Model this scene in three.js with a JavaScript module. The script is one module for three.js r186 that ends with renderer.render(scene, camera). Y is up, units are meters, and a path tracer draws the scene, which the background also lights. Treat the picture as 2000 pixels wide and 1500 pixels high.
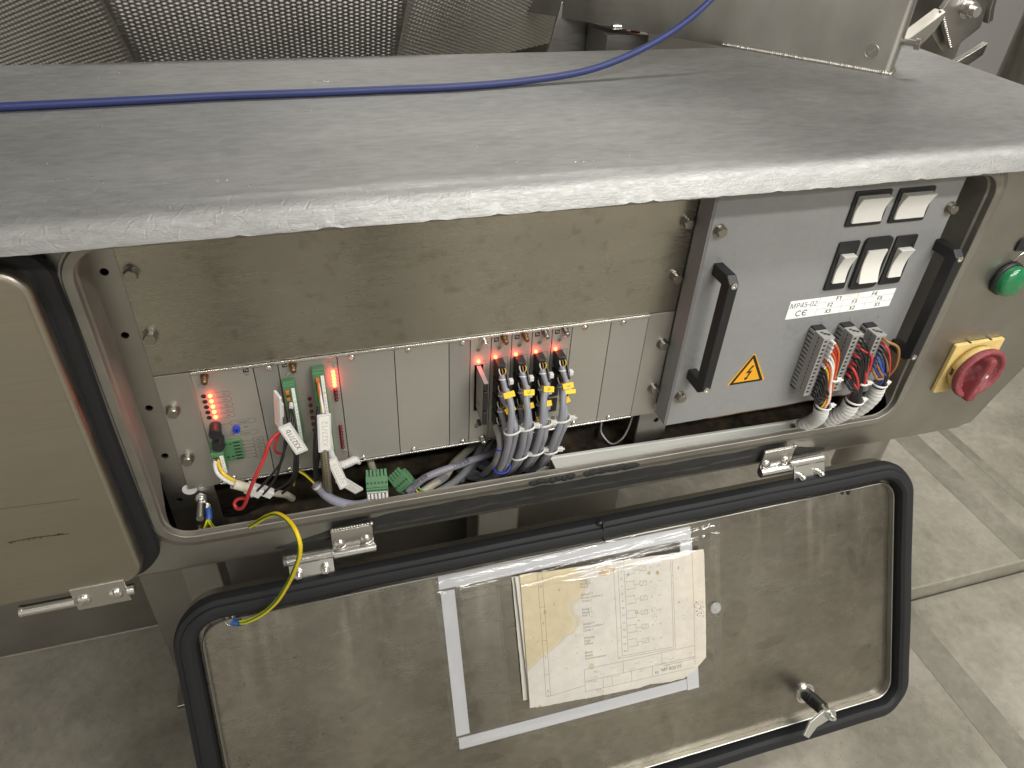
import * as THREE from 'three';
import { mergeGeometries, toCreasedNormals } from 'three/addons/utils/BufferGeometryUtils.js';
import { RoundedBoxGeometry } from 'three/addons/geometries/RoundedBoxGeometry.js';
import { RectAreaLightUniformsLib } from 'three/addons/lights/RectAreaLightUniformsLib.js';
import { MarchingCubes } from 'three/addons/objects/MarchingCubes.js';
import { Brush, Evaluator, SUBTRACTION } from 'three-bvh-csg';

// ---------------------------------------------------------------- camera, exposure, room lamps
const YF = 720;                                        // everything below is measured in mm, y = 0 at the top of the card rack; the floor lies at y = -720
const W = (x, y, z) => new THREE.Vector3(x / 1000, (y + YF) / 1000, z / 1000);
const scene = new THREE.Scene();
scene.background = new THREE.Color(0.006, 0.006, 0.006);
const camera = new THREE.PerspectiveCamera(55.36, 4 / 3, 0.02, 30);
camera.position.copy(W(101.2, 380.6, 546.8));
camera.quaternion.setFromRotationMatrix(new THREE.Matrix4().makeBasis(
  new THREE.Vector3(0.95671, 0.04754, 0.28713), new THREE.Vector3(0.13911, 0.79188, -0.59462), new THREE.Vector3(-0.25564, 0.60882, 0.75099)));
const renderer = new THREE.WebGLRenderer({ antialias: true });
renderer.toneMapping = THREE.LinearToneMapping;
renderer.toneMappingExposure = 1.08;
renderer.shadowMap.enabled = true;
RectAreaLightUniformsLib.init();
const LAMP_COLOR = new THREE.Color(1.0, 0.98, 0.945);
// hall lamps: [x, z, length along x, width along z, strength] under the ceiling
const HALL_LAMPS = [[1.7, 0.9, 2.0, 0.2, 34], [0.85, 2.2, 3.0, 0.2, 47], [1.05, 3.6, 3.0, 0.2, 54], [1.0, -1.5, 2.0, 0.2, 24]];
const CEIL = 3.0;

// ---------------------------------------------------------------- helpers
let seed = 7;
const rnd = () => { seed = (seed * 1664525 + 1013904223) >>> 0; return seed / 4294967296; };
const rr = (a, b) => a + (b - a) * rnd();
const V = (x, y, z) => new THREE.Vector3(x, y, z);
const used = {};
const numbered = n => { const k = used[n] = (used[n] ?? -1) + 1; return k ? `${n}_${String(k).padStart(3, '0')}` : n; };
function clean(g) {
  g = g.index ? g.toNonIndexed() : g;
  for (const k of Object.keys(g.attributes)) if (!['position', 'normal', 'uv'].includes(k)) g.deleteAttribute(k);
  if (!g.attributes.normal) g.computeVertexNormals();
  if (!g.attributes.uv) boxUV(g);
  g.morphAttributes = {}; g.clearGroups();
  return g;
}
function boxUV(g, k = 0.001) {                          // uv in metres from the dominant direction of each face
  const p = g.attributes.position, n = g.attributes.normal, uv = new Float32Array(p.count * 2);
  for (let i = 0; i < p.count; i++) {
    const ax = Math.abs(n.getX(i)), ay = Math.abs(n.getY(i)), az = Math.abs(n.getZ(i));
    let u, v;
    if (az >= ax && az >= ay) { u = p.getX(i); v = p.getY(i); } else if (ay >= ax) { u = p.getX(i); v = p.getZ(i); } else { u = p.getZ(i); v = p.getY(i); }
    uv[2 * i] = u * k; uv[2 * i + 1] = v * k;
  }
  g.setAttribute('uv', new THREE.BufferAttribute(uv, 2));
  return g;
}
function planarUV(g, x0, x1, y0, y1) {
  g = clean(g);
  const p = g.attributes.position, uv = g.attributes.uv;
  for (let i = 0; i < p.count; i++) uv.setXY(i, (p.getX(i) - x0) / (x1 - x0), (p.getY(i) - y0) / (y1 - y0));
  return g;
}
const merge = gs => { gs = [gs].flat(Infinity).map(clean); return gs.length > 1 ? mergeGeometries(gs) : gs[0]; };
function thing(name, label, category, base, group, extra = {}) {   // a Group at the thing's base whose children are its parts
  const o = new THREE.Group(); o.name = numbered(name); scene.add(o);
  o.position.copy(W(...base)); o.userData = { label, category };
  if (group) o.userData.group = group;
  if (extra.kind) o.userData.kind = extra.kind;
  o.b = extra.local ? [0, 0, 0] : base;
  if (extra.rotX) o.rotation.x = extra.rotX;
  return o;
}
function rootOf(o) { while (o.parent && o.parent !== scene) o = o.parent; return o; }
function shadow(m) { m.castShadow = m.receiveShadow = true; return m; }
function part(parent, name, geos, mat, label) {         // geometry in the scene's mm (or the thing's own, for a local thing)
  const b = rootOf(parent).b, g = merge(geos).clone();
  g.translate(-b[0], -b[1], -b[2]); g.scale(0.001, 0.001, 0.001);
  const m = shadow(new THREE.Mesh(g, mat)); m.name = name; parent.add(m);
  if (label) m.userData.label = label;
  return m;
}
function put(parent, name, sharedGeo, mat, x, y, z, rot) {   // a shared geometry (already in metres) at a place of the thing
  const b = rootOf(parent).b, m = shadow(new THREE.Mesh(sharedGeo, mat));
  m.name = name; m.position.set((x - b[0]) / 1000, (y - b[1]) / 1000, (z - b[2]) / 1000);
  if (rot) m.rotation.set(...rot);
  parent.add(m); return m;
}
function single(name, geos, mat, label, category, base, group, kind) {   // a thing that is one mesh
  const g = merge(geos).clone(); g.translate(-base[0], -base[1], -base[2]); g.scale(0.001, 0.001, 0.001);
  const m = shadow(new THREE.Mesh(g, mat)); m.name = numbered(name); m.position.copy(W(...base)); scene.add(m);
  m.userData = kind ? { kind } : { label, category };
  if (kind && label) m.userData.label = label;
  if (group) m.userData.group = group;
  m.b = base;
  return m;
}
const metres = g => { g = merge(g).clone(); g.scale(0.001, 0.001, 0.001); return g; };
// shapes (mm)
const box = (x0, x1, y0, y1, z0, z1) => boxUV(clean(new THREE.BoxGeometry(x1 - x0, y1 - y0, z1 - z0).translate((x0 + x1) / 2, (y0 + y1) / 2, (z0 + z1) / 2)));
const rbox = (x0, x1, y0, y1, z0, z1, r = 1, s = 2) => boxUV(clean(new RoundedBoxGeometry(x1 - x0, y1 - y0, z1 - z0, s, r).translate((x0 + x1) / 2, (y0 + y1) / 2, (z0 + z1) / 2)));
const cylZ = (x, y, z0, z1, r, seg = 20, r2 = r) => boxUV(clean(new THREE.CylinderGeometry(r2, r, z1 - z0, seg).rotateX(Math.PI / 2).translate(x, y, (z0 + z1) / 2)));
const cylX = (x0, x1, y, z, r, seg = 20) => boxUV(clean(new THREE.CylinderGeometry(r, r, x1 - x0, seg).rotateZ(-Math.PI / 2).translate((x0 + x1) / 2, y, z)));
const cylY = (x, y0, y1, z, r, seg = 20, r2 = r) => boxUV(clean(new THREE.CylinderGeometry(r2, r, y1 - y0, seg).translate(x, (y0 + y1) / 2, z)));
const curve = pts => new THREE.CatmullRomCurve3(pts.map(p => p.isVector3 ? p : V(...p)), false, 'centripetal');
const tube = (pts, r, rad = 10, step = 3) => { const c = curve(pts); return new THREE.TubeGeometry(c, Math.max(8, Math.round(c.getLength() / step)), r, rad, false); };
function cap(pts, r, end = 1) { const p = pts[end ? pts.length - 1 : 0]; return new THREE.SphereGeometry(r, 10, 8).translate(...(p.isVector3 ? p.toArray() : p)); }
function lathe(pts, seg = 24) { return new THREE.LatheGeometry(pts.map(p => new THREE.Vector2(...p)), seg); }
function poly(pts, z0, z1, bevel = 0, holes = []) {
  const s = new THREE.Shape(pts.map(p => new THREE.Vector2(...p)));
  for (const h of holes) s.holes.push(h);
  const g = new THREE.ExtrudeGeometry(s, { depth: z1 - z0 - 2 * bevel, bevelEnabled: bevel > 0, bevelThickness: bevel, bevelSize: bevel, bevelOffset: -bevel, bevelSegments: 2, curveSegments: 10 });
  return boxUV(clean(g.translate(0, 0, z0 + bevel)));
}
function rrShape(x0, x1, y0, y1, r, C = THREE.Shape) {
  const s = new C(), q = [].concat(r); const [a, b, c, d] = q.length === 4 ? q : [q[0], q[0], q[0], q[0]];   // bottom-left, bottom-right, top-right, top-left
  s.moveTo(x0 + a, y0); s.lineTo(x1 - b, y0); s.absarc(x1 - b, y0 + b, b, -Math.PI / 2, 0); s.lineTo(x1, y1 - c); s.absarc(x1 - c, y1 - c, c, 0, Math.PI / 2);
  s.lineTo(x0 + d, y1); s.absarc(x0 + d, y1 - d, d, Math.PI / 2, Math.PI); s.lineTo(x0, y0 + a); s.absarc(x0 + a, y0 + a, a, Math.PI, 1.5 * Math.PI);
  return s;
}
const extr = (shape, z0, z1, bevel = 0) => boxUV(clean(new THREE.ExtrudeGeometry(shape, { depth: z1 - z0 - 2 * bevel, bevelEnabled: bevel > 0, bevelThickness: bevel, bevelSize: bevel, bevelOffset: -bevel, bevelSegments: 2, curveSegments: 14 }).translate(0, 0, z0 + bevel)));
function loft(rings, closedRing = true, closedPath = false, crease = 0.7) {   // rings: arrays of Vector3 with equal counts
  const n = rings[0].length, m = rings.length, pos = [], idx = [];
  for (const r of rings) for (const p of r) pos.push(p.x, p.y, p.z);
  const nm = closedPath ? m : m - 1, nn = closedRing ? n : n - 1;
  for (let i = 0; i < nm; i++) for (let j = 0; j < nn; j++) {
    const a = i * n + j, b = i * n + (j + 1) % n, c = ((i + 1) % m) * n + (j + 1) % n, d = ((i + 1) % m) * n + j;
    idx.push(a, b, c, a, c, d);
  }
  const g = new THREE.BufferGeometry(); g.setAttribute('position', new THREE.Float32BufferAttribute(pos, 3)); g.setIndex(idx);
  g.computeVertexNormals();
  return boxUV(clean(toCreasedNormals(g, crease)));
}
function ringPath(x0, x1, y0, y1, r, seg = 8, step = 40) {   // a rounded rectangle as points with outward normals
  const out = [], arc = (cx, cy, a0) => { for (let i = 0; i <= seg; i++) { const a = a0 + Math.PI / 2 * i / seg; out.push({ x: cx + r * Math.cos(a), y: cy + r * Math.sin(a), nx: Math.cos(a), ny: Math.sin(a) }); } };
  const line = (ax, ay, bx, by, nx, ny) => { const k = Math.max(1, Math.round(Math.hypot(bx - ax, by - ay) / step)); for (let i = 1; i < k; i++) out.push({ x: ax + (bx - ax) * i / k, y: ay + (by - ay) * i / k, nx, ny }); };
  arc(x1 - r, y1 - r, 0); line(x1 - r, y1, x0 + r, y1, 0, 1); arc(x0 + r, y1 - r, Math.PI / 2); line(x0, y1 - r, x0, y0 + r, -1, 0);
  arc(x0 + r, y0 + r, Math.PI); line(x0 + r, y0, x1 - r, y0, 0, -1); arc(x1 - r, y0 + r, 1.5 * Math.PI); line(x1, y0 + r, x1, y1 - r, 1, 0);
  return out;
}
const sweep = (path, prof, closedProfile = true, crease = 0.7, warp) => loft(path.map((p, i) => prof.map(([d, z]) => { const q = V(p.x + p.nx * d, p.y + p.ny * d, z); return warp ? warp(q, i) : q; })), closedProfile, true, crease);

// ---------------------------------------------------------------- textures (what the surfaces are made of)
const hash = (x, y) => { let h = (x * 374761393 + y * 668265263) | 0; h = Math.imul(h ^ (h >>> 13), 1274126177); return ((h ^ (h >>> 16)) >>> 0) / 4294967296; };
const wrap = (i, n) => ((i % n) + n) % n;
function vnoise(x, y, nx, ny) {                          // value noise that repeats every nx by ny cells
  const xi = Math.floor(x), yi = Math.floor(y), fx = x - xi, fy = y - yi, sx = fx * fx * (3 - 2 * fx), sy = fy * fy * (3 - 2 * fy);
  const h = (i, j) => hash(wrap(xi + i, nx) + nx * 31, wrap(yi + j, ny) + ny * 17);
  return (h(0, 0) * (1 - sx) + h(1, 0) * sx) * (1 - sy) + (h(0, 1) * (1 - sx) + h(1, 1) * sx) * sy;
}
function fbm(u, v, fx, fy, oct = 4) { let s = 0, a = 0.5, t = 0; for (let o = 0; o < oct; o++) { s += a * vnoise(u * fx, v * fy, fx, fy); t += a; a *= 0.55; fx *= 2; fy *= 2; } return s / t; }
function dataTex(w, h, fn, srgb = false, rep = [1, 1]) {
  const d = new Uint8Array(w * h * 4);
  for (let j = 0; j < h; j++) for (let i = 0; i < w; i++) { const c = fn(i / w, j / h, i, j), k = 4 * (j * w + i); const a = Array.isArray(c) ? c : [c, c, c]; for (let q = 0; q < 3; q++) d[k + q] = Math.max(0, Math.min(255, a[q] * 255)); d[k + 3] = 255; }
  const t = new THREE.DataTexture(d, w, h); t.wrapS = t.wrapT = THREE.RepeatWrapping; t.magFilter = THREE.LinearFilter; t.minFilter = THREE.LinearMipmapLinearFilter; t.repeat.set(...rep);
  if (srgb) t.colorSpace = THREE.SRGBColorSpace; t.needsUpdate = true; return t;
}
function canvasTex(w, h, draw, srgb = true, rep) {
  const c = document.createElement('canvas'); c.width = w; c.height = h; const x = c.getContext('2d'); draw(x, w, h);
  const t = new THREE.CanvasTexture(c); if (srgb) t.colorSpace = THREE.SRGBColorSpace; t.magFilter = THREE.LinearFilter;
  if (rep) { t.wrapS = t.wrapT = THREE.RepeatWrapping; t.repeat.set(...rep); }
  return t;
}
const again = (t, a, b) => { const c = t.clone(); c.repeat.set(a, b); c.needsUpdate = true; return c; };
// grain of brushed steel along u, with blotches of handling wear; one tile is 0.4 m
const brushed = dataTex(512, 512, (u, v, i, j) => 0.56 + 0.12 * (fbm(u, v, 24, 256, 2) - 0.5) + 0.24 * (fbm(u, v, 5, 5, 4) - 0.5), false, [2.5, 2.5]);
const blotch = dataTex(512, 512, (u, v) => { const a = fbm(u, v, 4, 4, 5), b = fbm(u + 0.37, v + 0.11, 9, 9, 4); const k = 0.82 + 0.26 * (a - 0.5) + 0.16 * (b - 0.5); return [k, k * (0.99 + 0.015 * (b - 0.5)), k * (0.965 + 0.05 * (a - 0.5))]; }, false, [2.2, 2.2]);
const grainFine = dataTex(256, 256, (u, v, i, j) => 0.5 + 0.35 * (hash(i, j) - 0.5) + 0.3 * (fbm(u, v, 32, 32, 2) - 0.5), false, [12, 12]);
const S = (o = {}) => new THREE.MeshStandardMaterial(o);
const lin = (r, g, b) => new THREE.Color().setRGB(r, g, b);
const steel = (r, g, b, rough, o = {}) => S({ color: lin(r, g, b), metalness: 1, roughness: rough, roughnessMap: brushed, map: blotch, ...o });
const plain = (r, g, b, rough = 0.5, o = {}) => S({ color: lin(r, g, b), roughness: rough, ...o });

// worn worktop: dull brushed steel with scratches, nicks and glints painted in as white specks
const shelfMarks = (x, w, h, col, dark, n, smin, smax) => { x.strokeStyle = col; for (let i = 0; i < n; i++) { const px = rnd() * w, py = rnd() * h, L = rr(smin, smax), a = rr(-0.12, 0.12); x.globalAlpha = rr(0.15, 0.6); x.lineWidth = rr(0.5, 1.3); x.beginPath(); x.moveTo(px, py); x.lineTo(px + L * Math.cos(a), py + L * Math.sin(a)); x.stroke(); } x.globalAlpha = 1; };
const shelfRough = canvasTex(2048, 1024, (x, w, h) => {
  const im = x.createImageData(w, h);
  for (let j = 0; j < h; j++) for (let i = 0; i < w; i++) { const u = i / w, v = j / h, k = 4 * (j * w + i); const g = 150 + 40 * (fbm(u, v, 8, 4, 4) - 0.5) + 20 * (fbm(u, v, 220, 460, 2) - 0.5) + 26 * (fbm(u, v, 400, 240, 2) - 0.5); im.data[k] = im.data[k + 1] = im.data[k + 2] = g; im.data[k + 3] = 255; }
  x.putImageData(im, 0, 0);
  shelfMarks(x, w, h, '#505050', 1, 900, 6, 70); shelfMarks(x, w, h, '#d8d8d8', 0, 700, 6, 60);
}, false);
const shelfColor = canvasTex(2048, 1024, (x, w, h) => {
  const im = x.createImageData(w, h);
  for (let j = 0; j < h; j++) for (let i = 0; i < w; i++) { const u = i / w, v = j / h, k = 4 * (j * w + i); const g = 212 + 30 * (fbm(u, v, 10, 5, 5) - 0.5) + 22 * (fbm(u, v, 120, 90, 2) - 0.5); im.data[k] = g; im.data[k + 1] = g; im.data[k + 2] = g * 0.985; im.data[k + 3] = 255; }
  x.putImageData(im, 0, 0);
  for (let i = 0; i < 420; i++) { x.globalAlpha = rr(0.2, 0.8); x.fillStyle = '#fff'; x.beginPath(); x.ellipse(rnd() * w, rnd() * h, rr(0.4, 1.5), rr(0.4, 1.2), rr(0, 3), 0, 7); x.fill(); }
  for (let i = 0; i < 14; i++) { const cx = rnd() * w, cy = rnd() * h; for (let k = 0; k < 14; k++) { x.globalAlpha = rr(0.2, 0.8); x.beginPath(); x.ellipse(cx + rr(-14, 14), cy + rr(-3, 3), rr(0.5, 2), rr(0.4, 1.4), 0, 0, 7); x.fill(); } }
  for (let i = 0; i < 60; i++) { x.globalAlpha = rr(0.15, 0.5); x.fillStyle = '#4a4238'; x.beginPath(); x.ellipse(rnd() * w, rnd() * h, rr(0.6, 1.8), rr(0.5, 1.4), 0, 0, 7); x.fill(); }
}, true);
const shelfBump = canvasTex(2048, 1024, (x, w, h) => {
  const im = x.createImageData(w, h);
  for (let j = 0; j < h; j++) for (let i = 0; i < w; i++) { const u = i / w, v = j / h, k = 4 * (j * w + i); const g = 128 + (1 + 0.5 * Math.max(0, Math.min(1, (v - 0.76) / 0.16))) * (18 * (fbm(u, v, 300, 460, 2) - 0.5) + 46 * (fbm(u, v, 560, 340, 2) - 0.5)); im.data[k] = im.data[k + 1] = im.data[k + 2] = g; im.data[k + 3] = 255; }
  x.putImageData(im, 0, 0);
  x.lineCap = 'round';
  for (let i = 0; i < 3000; i++) { const py = h * (0.8 + 0.2 * Math.sqrt(rnd())), px = rnd() * w, a = rr(-1.6, -0.6) * (rnd() < 0.7 ? 1 : -1), L = rr(4, 26); x.globalAlpha = rr(0.25, 0.8); x.strokeStyle = rnd() < 0.5 ? '#fff' : '#000'; x.lineWidth = rr(0.4, 0.9); x.beginPath(); x.moveTo(px, py); x.lineTo(px + L * Math.cos(a), py + L * Math.sin(a)); x.stroke(); }
  shelfMarks(x, w, h, '#ffffff', 0, 300, 8, 60); shelfMarks(x, w, h, '#000000', 0, 300, 8, 60);
}, false);
const doorDirt = canvasTex(2048, 1024, (x, w, h) => {    // dirty inside of the open door: cleaned streaks, stains, spots
  const im = x.createImageData(w, h);
  for (let j = 0; j < h; j++) for (let i = 0; i < w; i++) {
    const u = i / w, v = j / h, k = 4 * (j * w + i), a = fbm(u, v, 7, 4, 5), b = fbm(u, v, 40, 6, 4), c = fbm(u, v, 90, 60, 3);
    const run = Math.max(0, fbm(u, v, 60, 3, 3) - 0.52) * 1.5;
    const g = 0.78 + 0.15 * (a - 0.5) + 0.05 * (b - 0.5) + 0.1 * (c - 0.5) + 0.5 * run * Math.max(0, 1 - v * 2.2);
    im.data[k] = 255 * g; im.data[k + 1] = 255 * g * (0.98 + 0.02 * (a - 0.5)); im.data[k + 2] = 255 * g * (0.935 + 0.04 * (a - 0.5)); im.data[k + 3] = 255;
  }
  x.putImageData(im, 0, 0);
  for (let i = 0; i < 90; i++) { x.globalAlpha = rr(0.03, 0.1); x.fillStyle = rnd() < 0.5 ? '#3a3020' : '#f4efe2'; x.beginPath(); x.ellipse(rnd() * w, rnd() * h, rr(8, 60), rr(10, 80), rr(-0.3, 0.3), 0, 7); x.fill(); }
  for (let i = 0; i < 260; i++) { const px = rnd() * w, py = h * Math.pow(rnd(), 0.7); x.globalAlpha = rr(0.08, 0.5); x.fillStyle = rnd() < 0.6 ? '#2a2018' : '#4d3b22'; const n = 1 + (rnd() * 3 | 0); for (let q = 0; q < n; q++) { x.beginPath(); x.ellipse(px + rr(-8, 8), py + rr(-8, 8), rr(0.6, 2.4), rr(0.6, 2.4), rr(0, 3), 0, 7); x.fill(); } }
  for (let i = 0; i < 40; i++) { const px = rnd() * w, py = rnd() * h; x.globalAlpha = rr(0.2, 0.5); x.strokeStyle = '#f2ece0'; x.lineWidth = rr(0.5, 1.4); x.beginPath(); x.moveTo(px, py); x.lineTo(px + rr(-14, 14), py + rr(-20, 20)); x.stroke(); }
}, true);
const floorColor = dataTex(1024, 1024, (u, v) => { const a = fbm(u, v, 5, 5, 5), b = fbm(u + 0.3, v, 18, 18, 4), c = fbm(u, v, 120, 120, 2); const hs = hash(Math.floor(u * 1024), Math.floor(v * 1024)); const cr = Math.max(0, b - 0.62) * 0.5 + (hs < 0.0016 ? 0.3 : hs < 0.004 ? 0.12 : 0) + 0.05 * (hs - 0.5); const k = 0.7 + 0.26 * (a - 0.5) + 0.16 * (b - 0.5) + 0.08 * (c - 0.5) - cr; return [k, k * 0.965, k * (0.875 + 0.04 * (a - 0.5))]; }, true, [0.9, 0.9]);
const dirtyColor = dataTex(512, 512, (u, v) => { const a = fbm(u, v, 8, 8, 5), b = fbm(u, v + 0.4, 30, 30, 3); const k = 0.34 + 0.3 * (a - 0.5) + 0.22 * (b - 0.5); return [k, k * 0.9, k * 0.74]; }, true, [5, 5]);

const stained = dataTex(1024, 320, (u, v) => { const a = fbm(u, v, 9, 3, 5), b = fbm(u, v, 46, 15, 3), s = Math.max(0, b - 0.62) * 0.5; const k = 0.86 + 0.2 * (a - 0.5) - s; return [k, k * (0.985 - s * 0.1), k * (0.95 - s * 0.3)]; }, false, [1 / 0.4827, 1 / 0.132]);
const fadedRed = dataTex(256, 256, (u, v) => { const a = fbm(u, v, 6, 6, 4), b = fbm(u, v, 24, 24, 3), w = Math.max(0, a - 0.54) * 1.5 * (0.4 + b); return [0.34 + 0.4 * w, 0.06 + 0.5 * w, 0.07 + 0.5 * w]; }, false, [9, 9]);
const unitWear = canvasTex(1024, 1024, (x, w, h) => {
  const im = x.createImageData(w, h);
  for (let j = 0; j < h; j++) for (let i = 0; i < w; i++) { const u = i / w, v = j / h, k = 4 * (j * w + i), g = 243 + 14 * (fbm(u, v, 5, 5, 4) - 0.5) + 8 * (fbm(u, v, 60, 60, 2) - 0.5); im.data[k] = g; im.data[k + 1] = g; im.data[k + 2] = g; im.data[k + 3] = 255; }
  x.putImageData(im, 0, 0);
  for (let i = 0; i < 120; i++) { x.globalAlpha = rr(0.08, 0.3); x.strokeStyle = rnd() < 0.6 ? '#fff' : '#8d8a86'; x.lineWidth = rr(0.6, 1.4); const px = rnd() * w, py = rnd() * h, a = rr(-1, 1) + (rnd() < 0.5 ? 1.57 : 0), L = rr(5, 50); x.beginPath(); x.moveTo(px, py); x.lineTo(px + L * Math.cos(a), py + L * Math.sin(a)); x.stroke(); }
  for (let i = 0; i < 70; i++) { x.globalAlpha = rr(0.1, 0.5); x.fillStyle = '#6d655a'; x.beginPath(); x.arc(rnd() * w, rnd() * h, rr(0.6, 2), 0, 7); x.fill(); }
  for (const [cx, cy] of [[60, 300], [70, 700], [640, 560], [820, 560], [500, 640]]) for (let k = 0; k < 26; k++) { x.globalAlpha = 0.05; x.fillStyle = rnd() < 0.6 ? '#5d564b' : '#fff'; x.beginPath(); x.ellipse(cx + rr(-60, 60), cy + rr(-50, 50), rr(3, 16), rr(3, 16), rr(0, 3), 0, 7); x.fill(); }
}, true);
const dents = dataTex(256, 256, (u, v) => 0.5 + 0.7 * (fbm(u, v, 3, 3, 3) - 0.5) + 0.06 * (fbm(u, v, 40, 40, 2) - 0.5), false, [1.6, 1.6]);
const M = {
  steel: steel(0.54, 0.53, 0.5, 0.66),
  collar: S({ color: lin(0.4, 0.385, 0.35), metalness: 0.95, roughness: 0.58, map: again(blotch, 6, 6), bumpMap: again(grainFine, 30, 30), bumpScale: 0.0001 }),
  steelFace: steel(0.48, 0.47, 0.445, 0.68),
  blank: S({ color: lin(0.41, 0.395, 0.35), metalness: 1, roughness: 0.5, roughnessMap: again(brushed, 2, 2), map: stained }),
  doorFace: steel(0.46, 0.435, 0.38, 0.72),
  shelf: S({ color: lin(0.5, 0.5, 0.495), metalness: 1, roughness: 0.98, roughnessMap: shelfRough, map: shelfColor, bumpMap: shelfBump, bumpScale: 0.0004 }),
  doorInside: S({ color: lin(0.45, 0.44, 0.41), metalness: 0.95, roughness: 0.44, roughnessMap: again(brushed, 4, 4), map: doorDirt, bumpMap: again(grainFine, 30, 15), bumpScale: 0.0001 }),
  interior: S({ color: lin(0.5, 0.46, 0.4), metalness: 0.2, roughness: 0.75, map: dirtyColor }),
  alu: S({ color: lin(0.62, 0.61, 0.585), metalness: 1, roughness: 0.8, roughnessMap: brushed, map: blotch }),
  bright: S({ color: lin(0.68, 0.665, 0.63), metalness: 1, roughness: 0.26 }),
  bolt: S({ color: lin(0.4, 0.385, 0.35), metalness: 1, roughness: 0.32, map: again(blotch, 20, 20) }),
  brass: S({ color: lin(0.32, 0.2, 0.11), metalness: 0.9, roughness: 0.42, map: again(blotch, 60, 60) }),
  weld: S({ color: lin(0.6, 0.58, 0.54), metalness: 1, roughness: 0.34, map: again(blotch, 40, 40) }),
  panel: plain(0.36, 0.35, 0.325, 0.5, { metalness: 0.35, roughnessMap: brushed }),
  unit: plain(0.285, 0.288, 0.284, 0.46, { map: unitWear,  metalness: 0.1, bumpMap: again(grainFine, 60, 60), bumpScale: 0.00006 }),
  black: plain(0.012, 0.012, 0.013, 0.42),
  blackMatt: plain(0.016, 0.016, 0.017, 0.7),
  handle: plain(0.01, 0.01, 0.0105, 0.5, { bumpMap: again(grainFine, 40, 40), bumpScale: 0.00005 }),
  rubber: new THREE.MeshPhysicalMaterial({ color: lin(0.0145, 0.015, 0.0165), roughness: 0.6, specularIntensity: 0.55,  bumpMap: again(grainFine, 20, 20), bumpScale: 0.00012 }),
  white: plain(0.68, 0.67, 0.64, 0.45),
  whiteSoft: plain(0.6, 0.6, 0.58, 0.55),
  cream: plain(0.62, 0.58, 0.46, 0.5),
  rocker: plain(0.66, 0.65, 0.6, 0.4),
  green: plain(0.085, 0.215, 0.1, 0.45),
  greenDark: plain(0.02, 0.075, 0.03, 0.5),
  orange: plain(0.62, 0.16, 0.035, 0.45),
  greyCable: plain(0.24, 0.245, 0.272, 0.48),
  greyCable2: plain(0.25, 0.255, 0.265, 0.5),
  clearCable: plain(0.24, 0.245, 0.24, 0.36),
  beige: plain(0.42, 0.4, 0.31, 0.5),
  yellow: plain(0.78, 0.52, 0.02, 0.45),
  wireYellow: plain(0.72, 0.5, 0.03, 0.42),
  wireWhite: plain(0.66, 0.65, 0.61, 0.42),
  wireRed: plain(0.5, 0.035, 0.035, 0.4),
  wireOrange: plain(0.6, 0.1, 0.02, 0.4),
  wireBlack: plain(0.012, 0.012, 0.013, 0.4),
  wireBlue: plain(0.03, 0.07, 0.28, 0.42),
  wireBrown: plain(0.3, 0.145, 0.045, 0.42),
  wireGreen: plain(0.08, 0.4, 0.05, 0.42),
  blueTie: plain(0.02, 0.05, 0.42, 0.42),
  blueCable: plain(0.017, 0.028, 0.115, 0.5),
  duct: plain(0.5, 0.5, 0.455, 0.5),
  socketGrey: plain(0.29, 0.285, 0.27, 0.5),
  darkRed: plain(0.11, 0.008, 0.012, 0.3),
  ledOn: S({ color: lin(0.3, 0.02, 0.02), emissive: lin(1, 0.11, 0.035), emissiveIntensity: 9, roughness: 0.4 }),
  yellowPlastic: plain(0.72, 0.55, 0.22, 0.58, { map: again(blotch, 14, 14) }),
  redPlastic: plain(0.62, 0.6, 0.6, 0.62, { map: fadedRed }),
  greenLens: new THREE.MeshPhysicalMaterial({ color: lin(0.008, 0.16, 0.055), roughness: 0.22, clearcoat: 0.6, clearcoatRoughness: 0.15 }),
  blueSleeve: plain(0.03, 0.1, 0.36, 0.4),
  tape: plain(0.5, 0.505, 0.52, 0.42),
  floor: plain(0.54, 0.54, 0.54, 0.52, { map: floorColor }),
  floorStrip: plain(0.44, 0.44, 0.44, 0.55, { map: floorColor }),
  ceiling: plain(0.3, 0.295, 0.28, 0.9), wall: plain(0.38, 0.37, 0.355, 0.85), wallWhite: plain(0.72, 0.71, 0.69, 0.85),
  residue: plain(0.06, 0.058, 0.055, 0.62, { map: dataTex(512, 128, (u, v) => { const a = fbm(u, v, 40, 8, 4), l = 0.48 + 0.22 * (fbm(u, 0.5, 12, 4, 3) - 0.5), w = Math.max(0, 1 - Math.abs(v - l) * 22) * (a > 0.5 ? 1 : 0.25); const k = 0.35 + 0.3 * (a - 0.4) + 0.6 * w; return [k, k, k * 0.97]; }, false, [1, 1]) }),
};
// yellow and green earth wire: the two colours run along the sheath
const earthStripe = canvasTex(16, 64, (x) => { x.fillStyle = '#e8c81a'; x.fillRect(0, 0, 16, 64); x.fillStyle = '#2c7a1e'; x.fillRect(0, 34, 16, 11); x.fillRect(0, 6, 16, 9); });
M.earth = S({ map: earthStripe, roughness: 0.42 });
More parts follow.
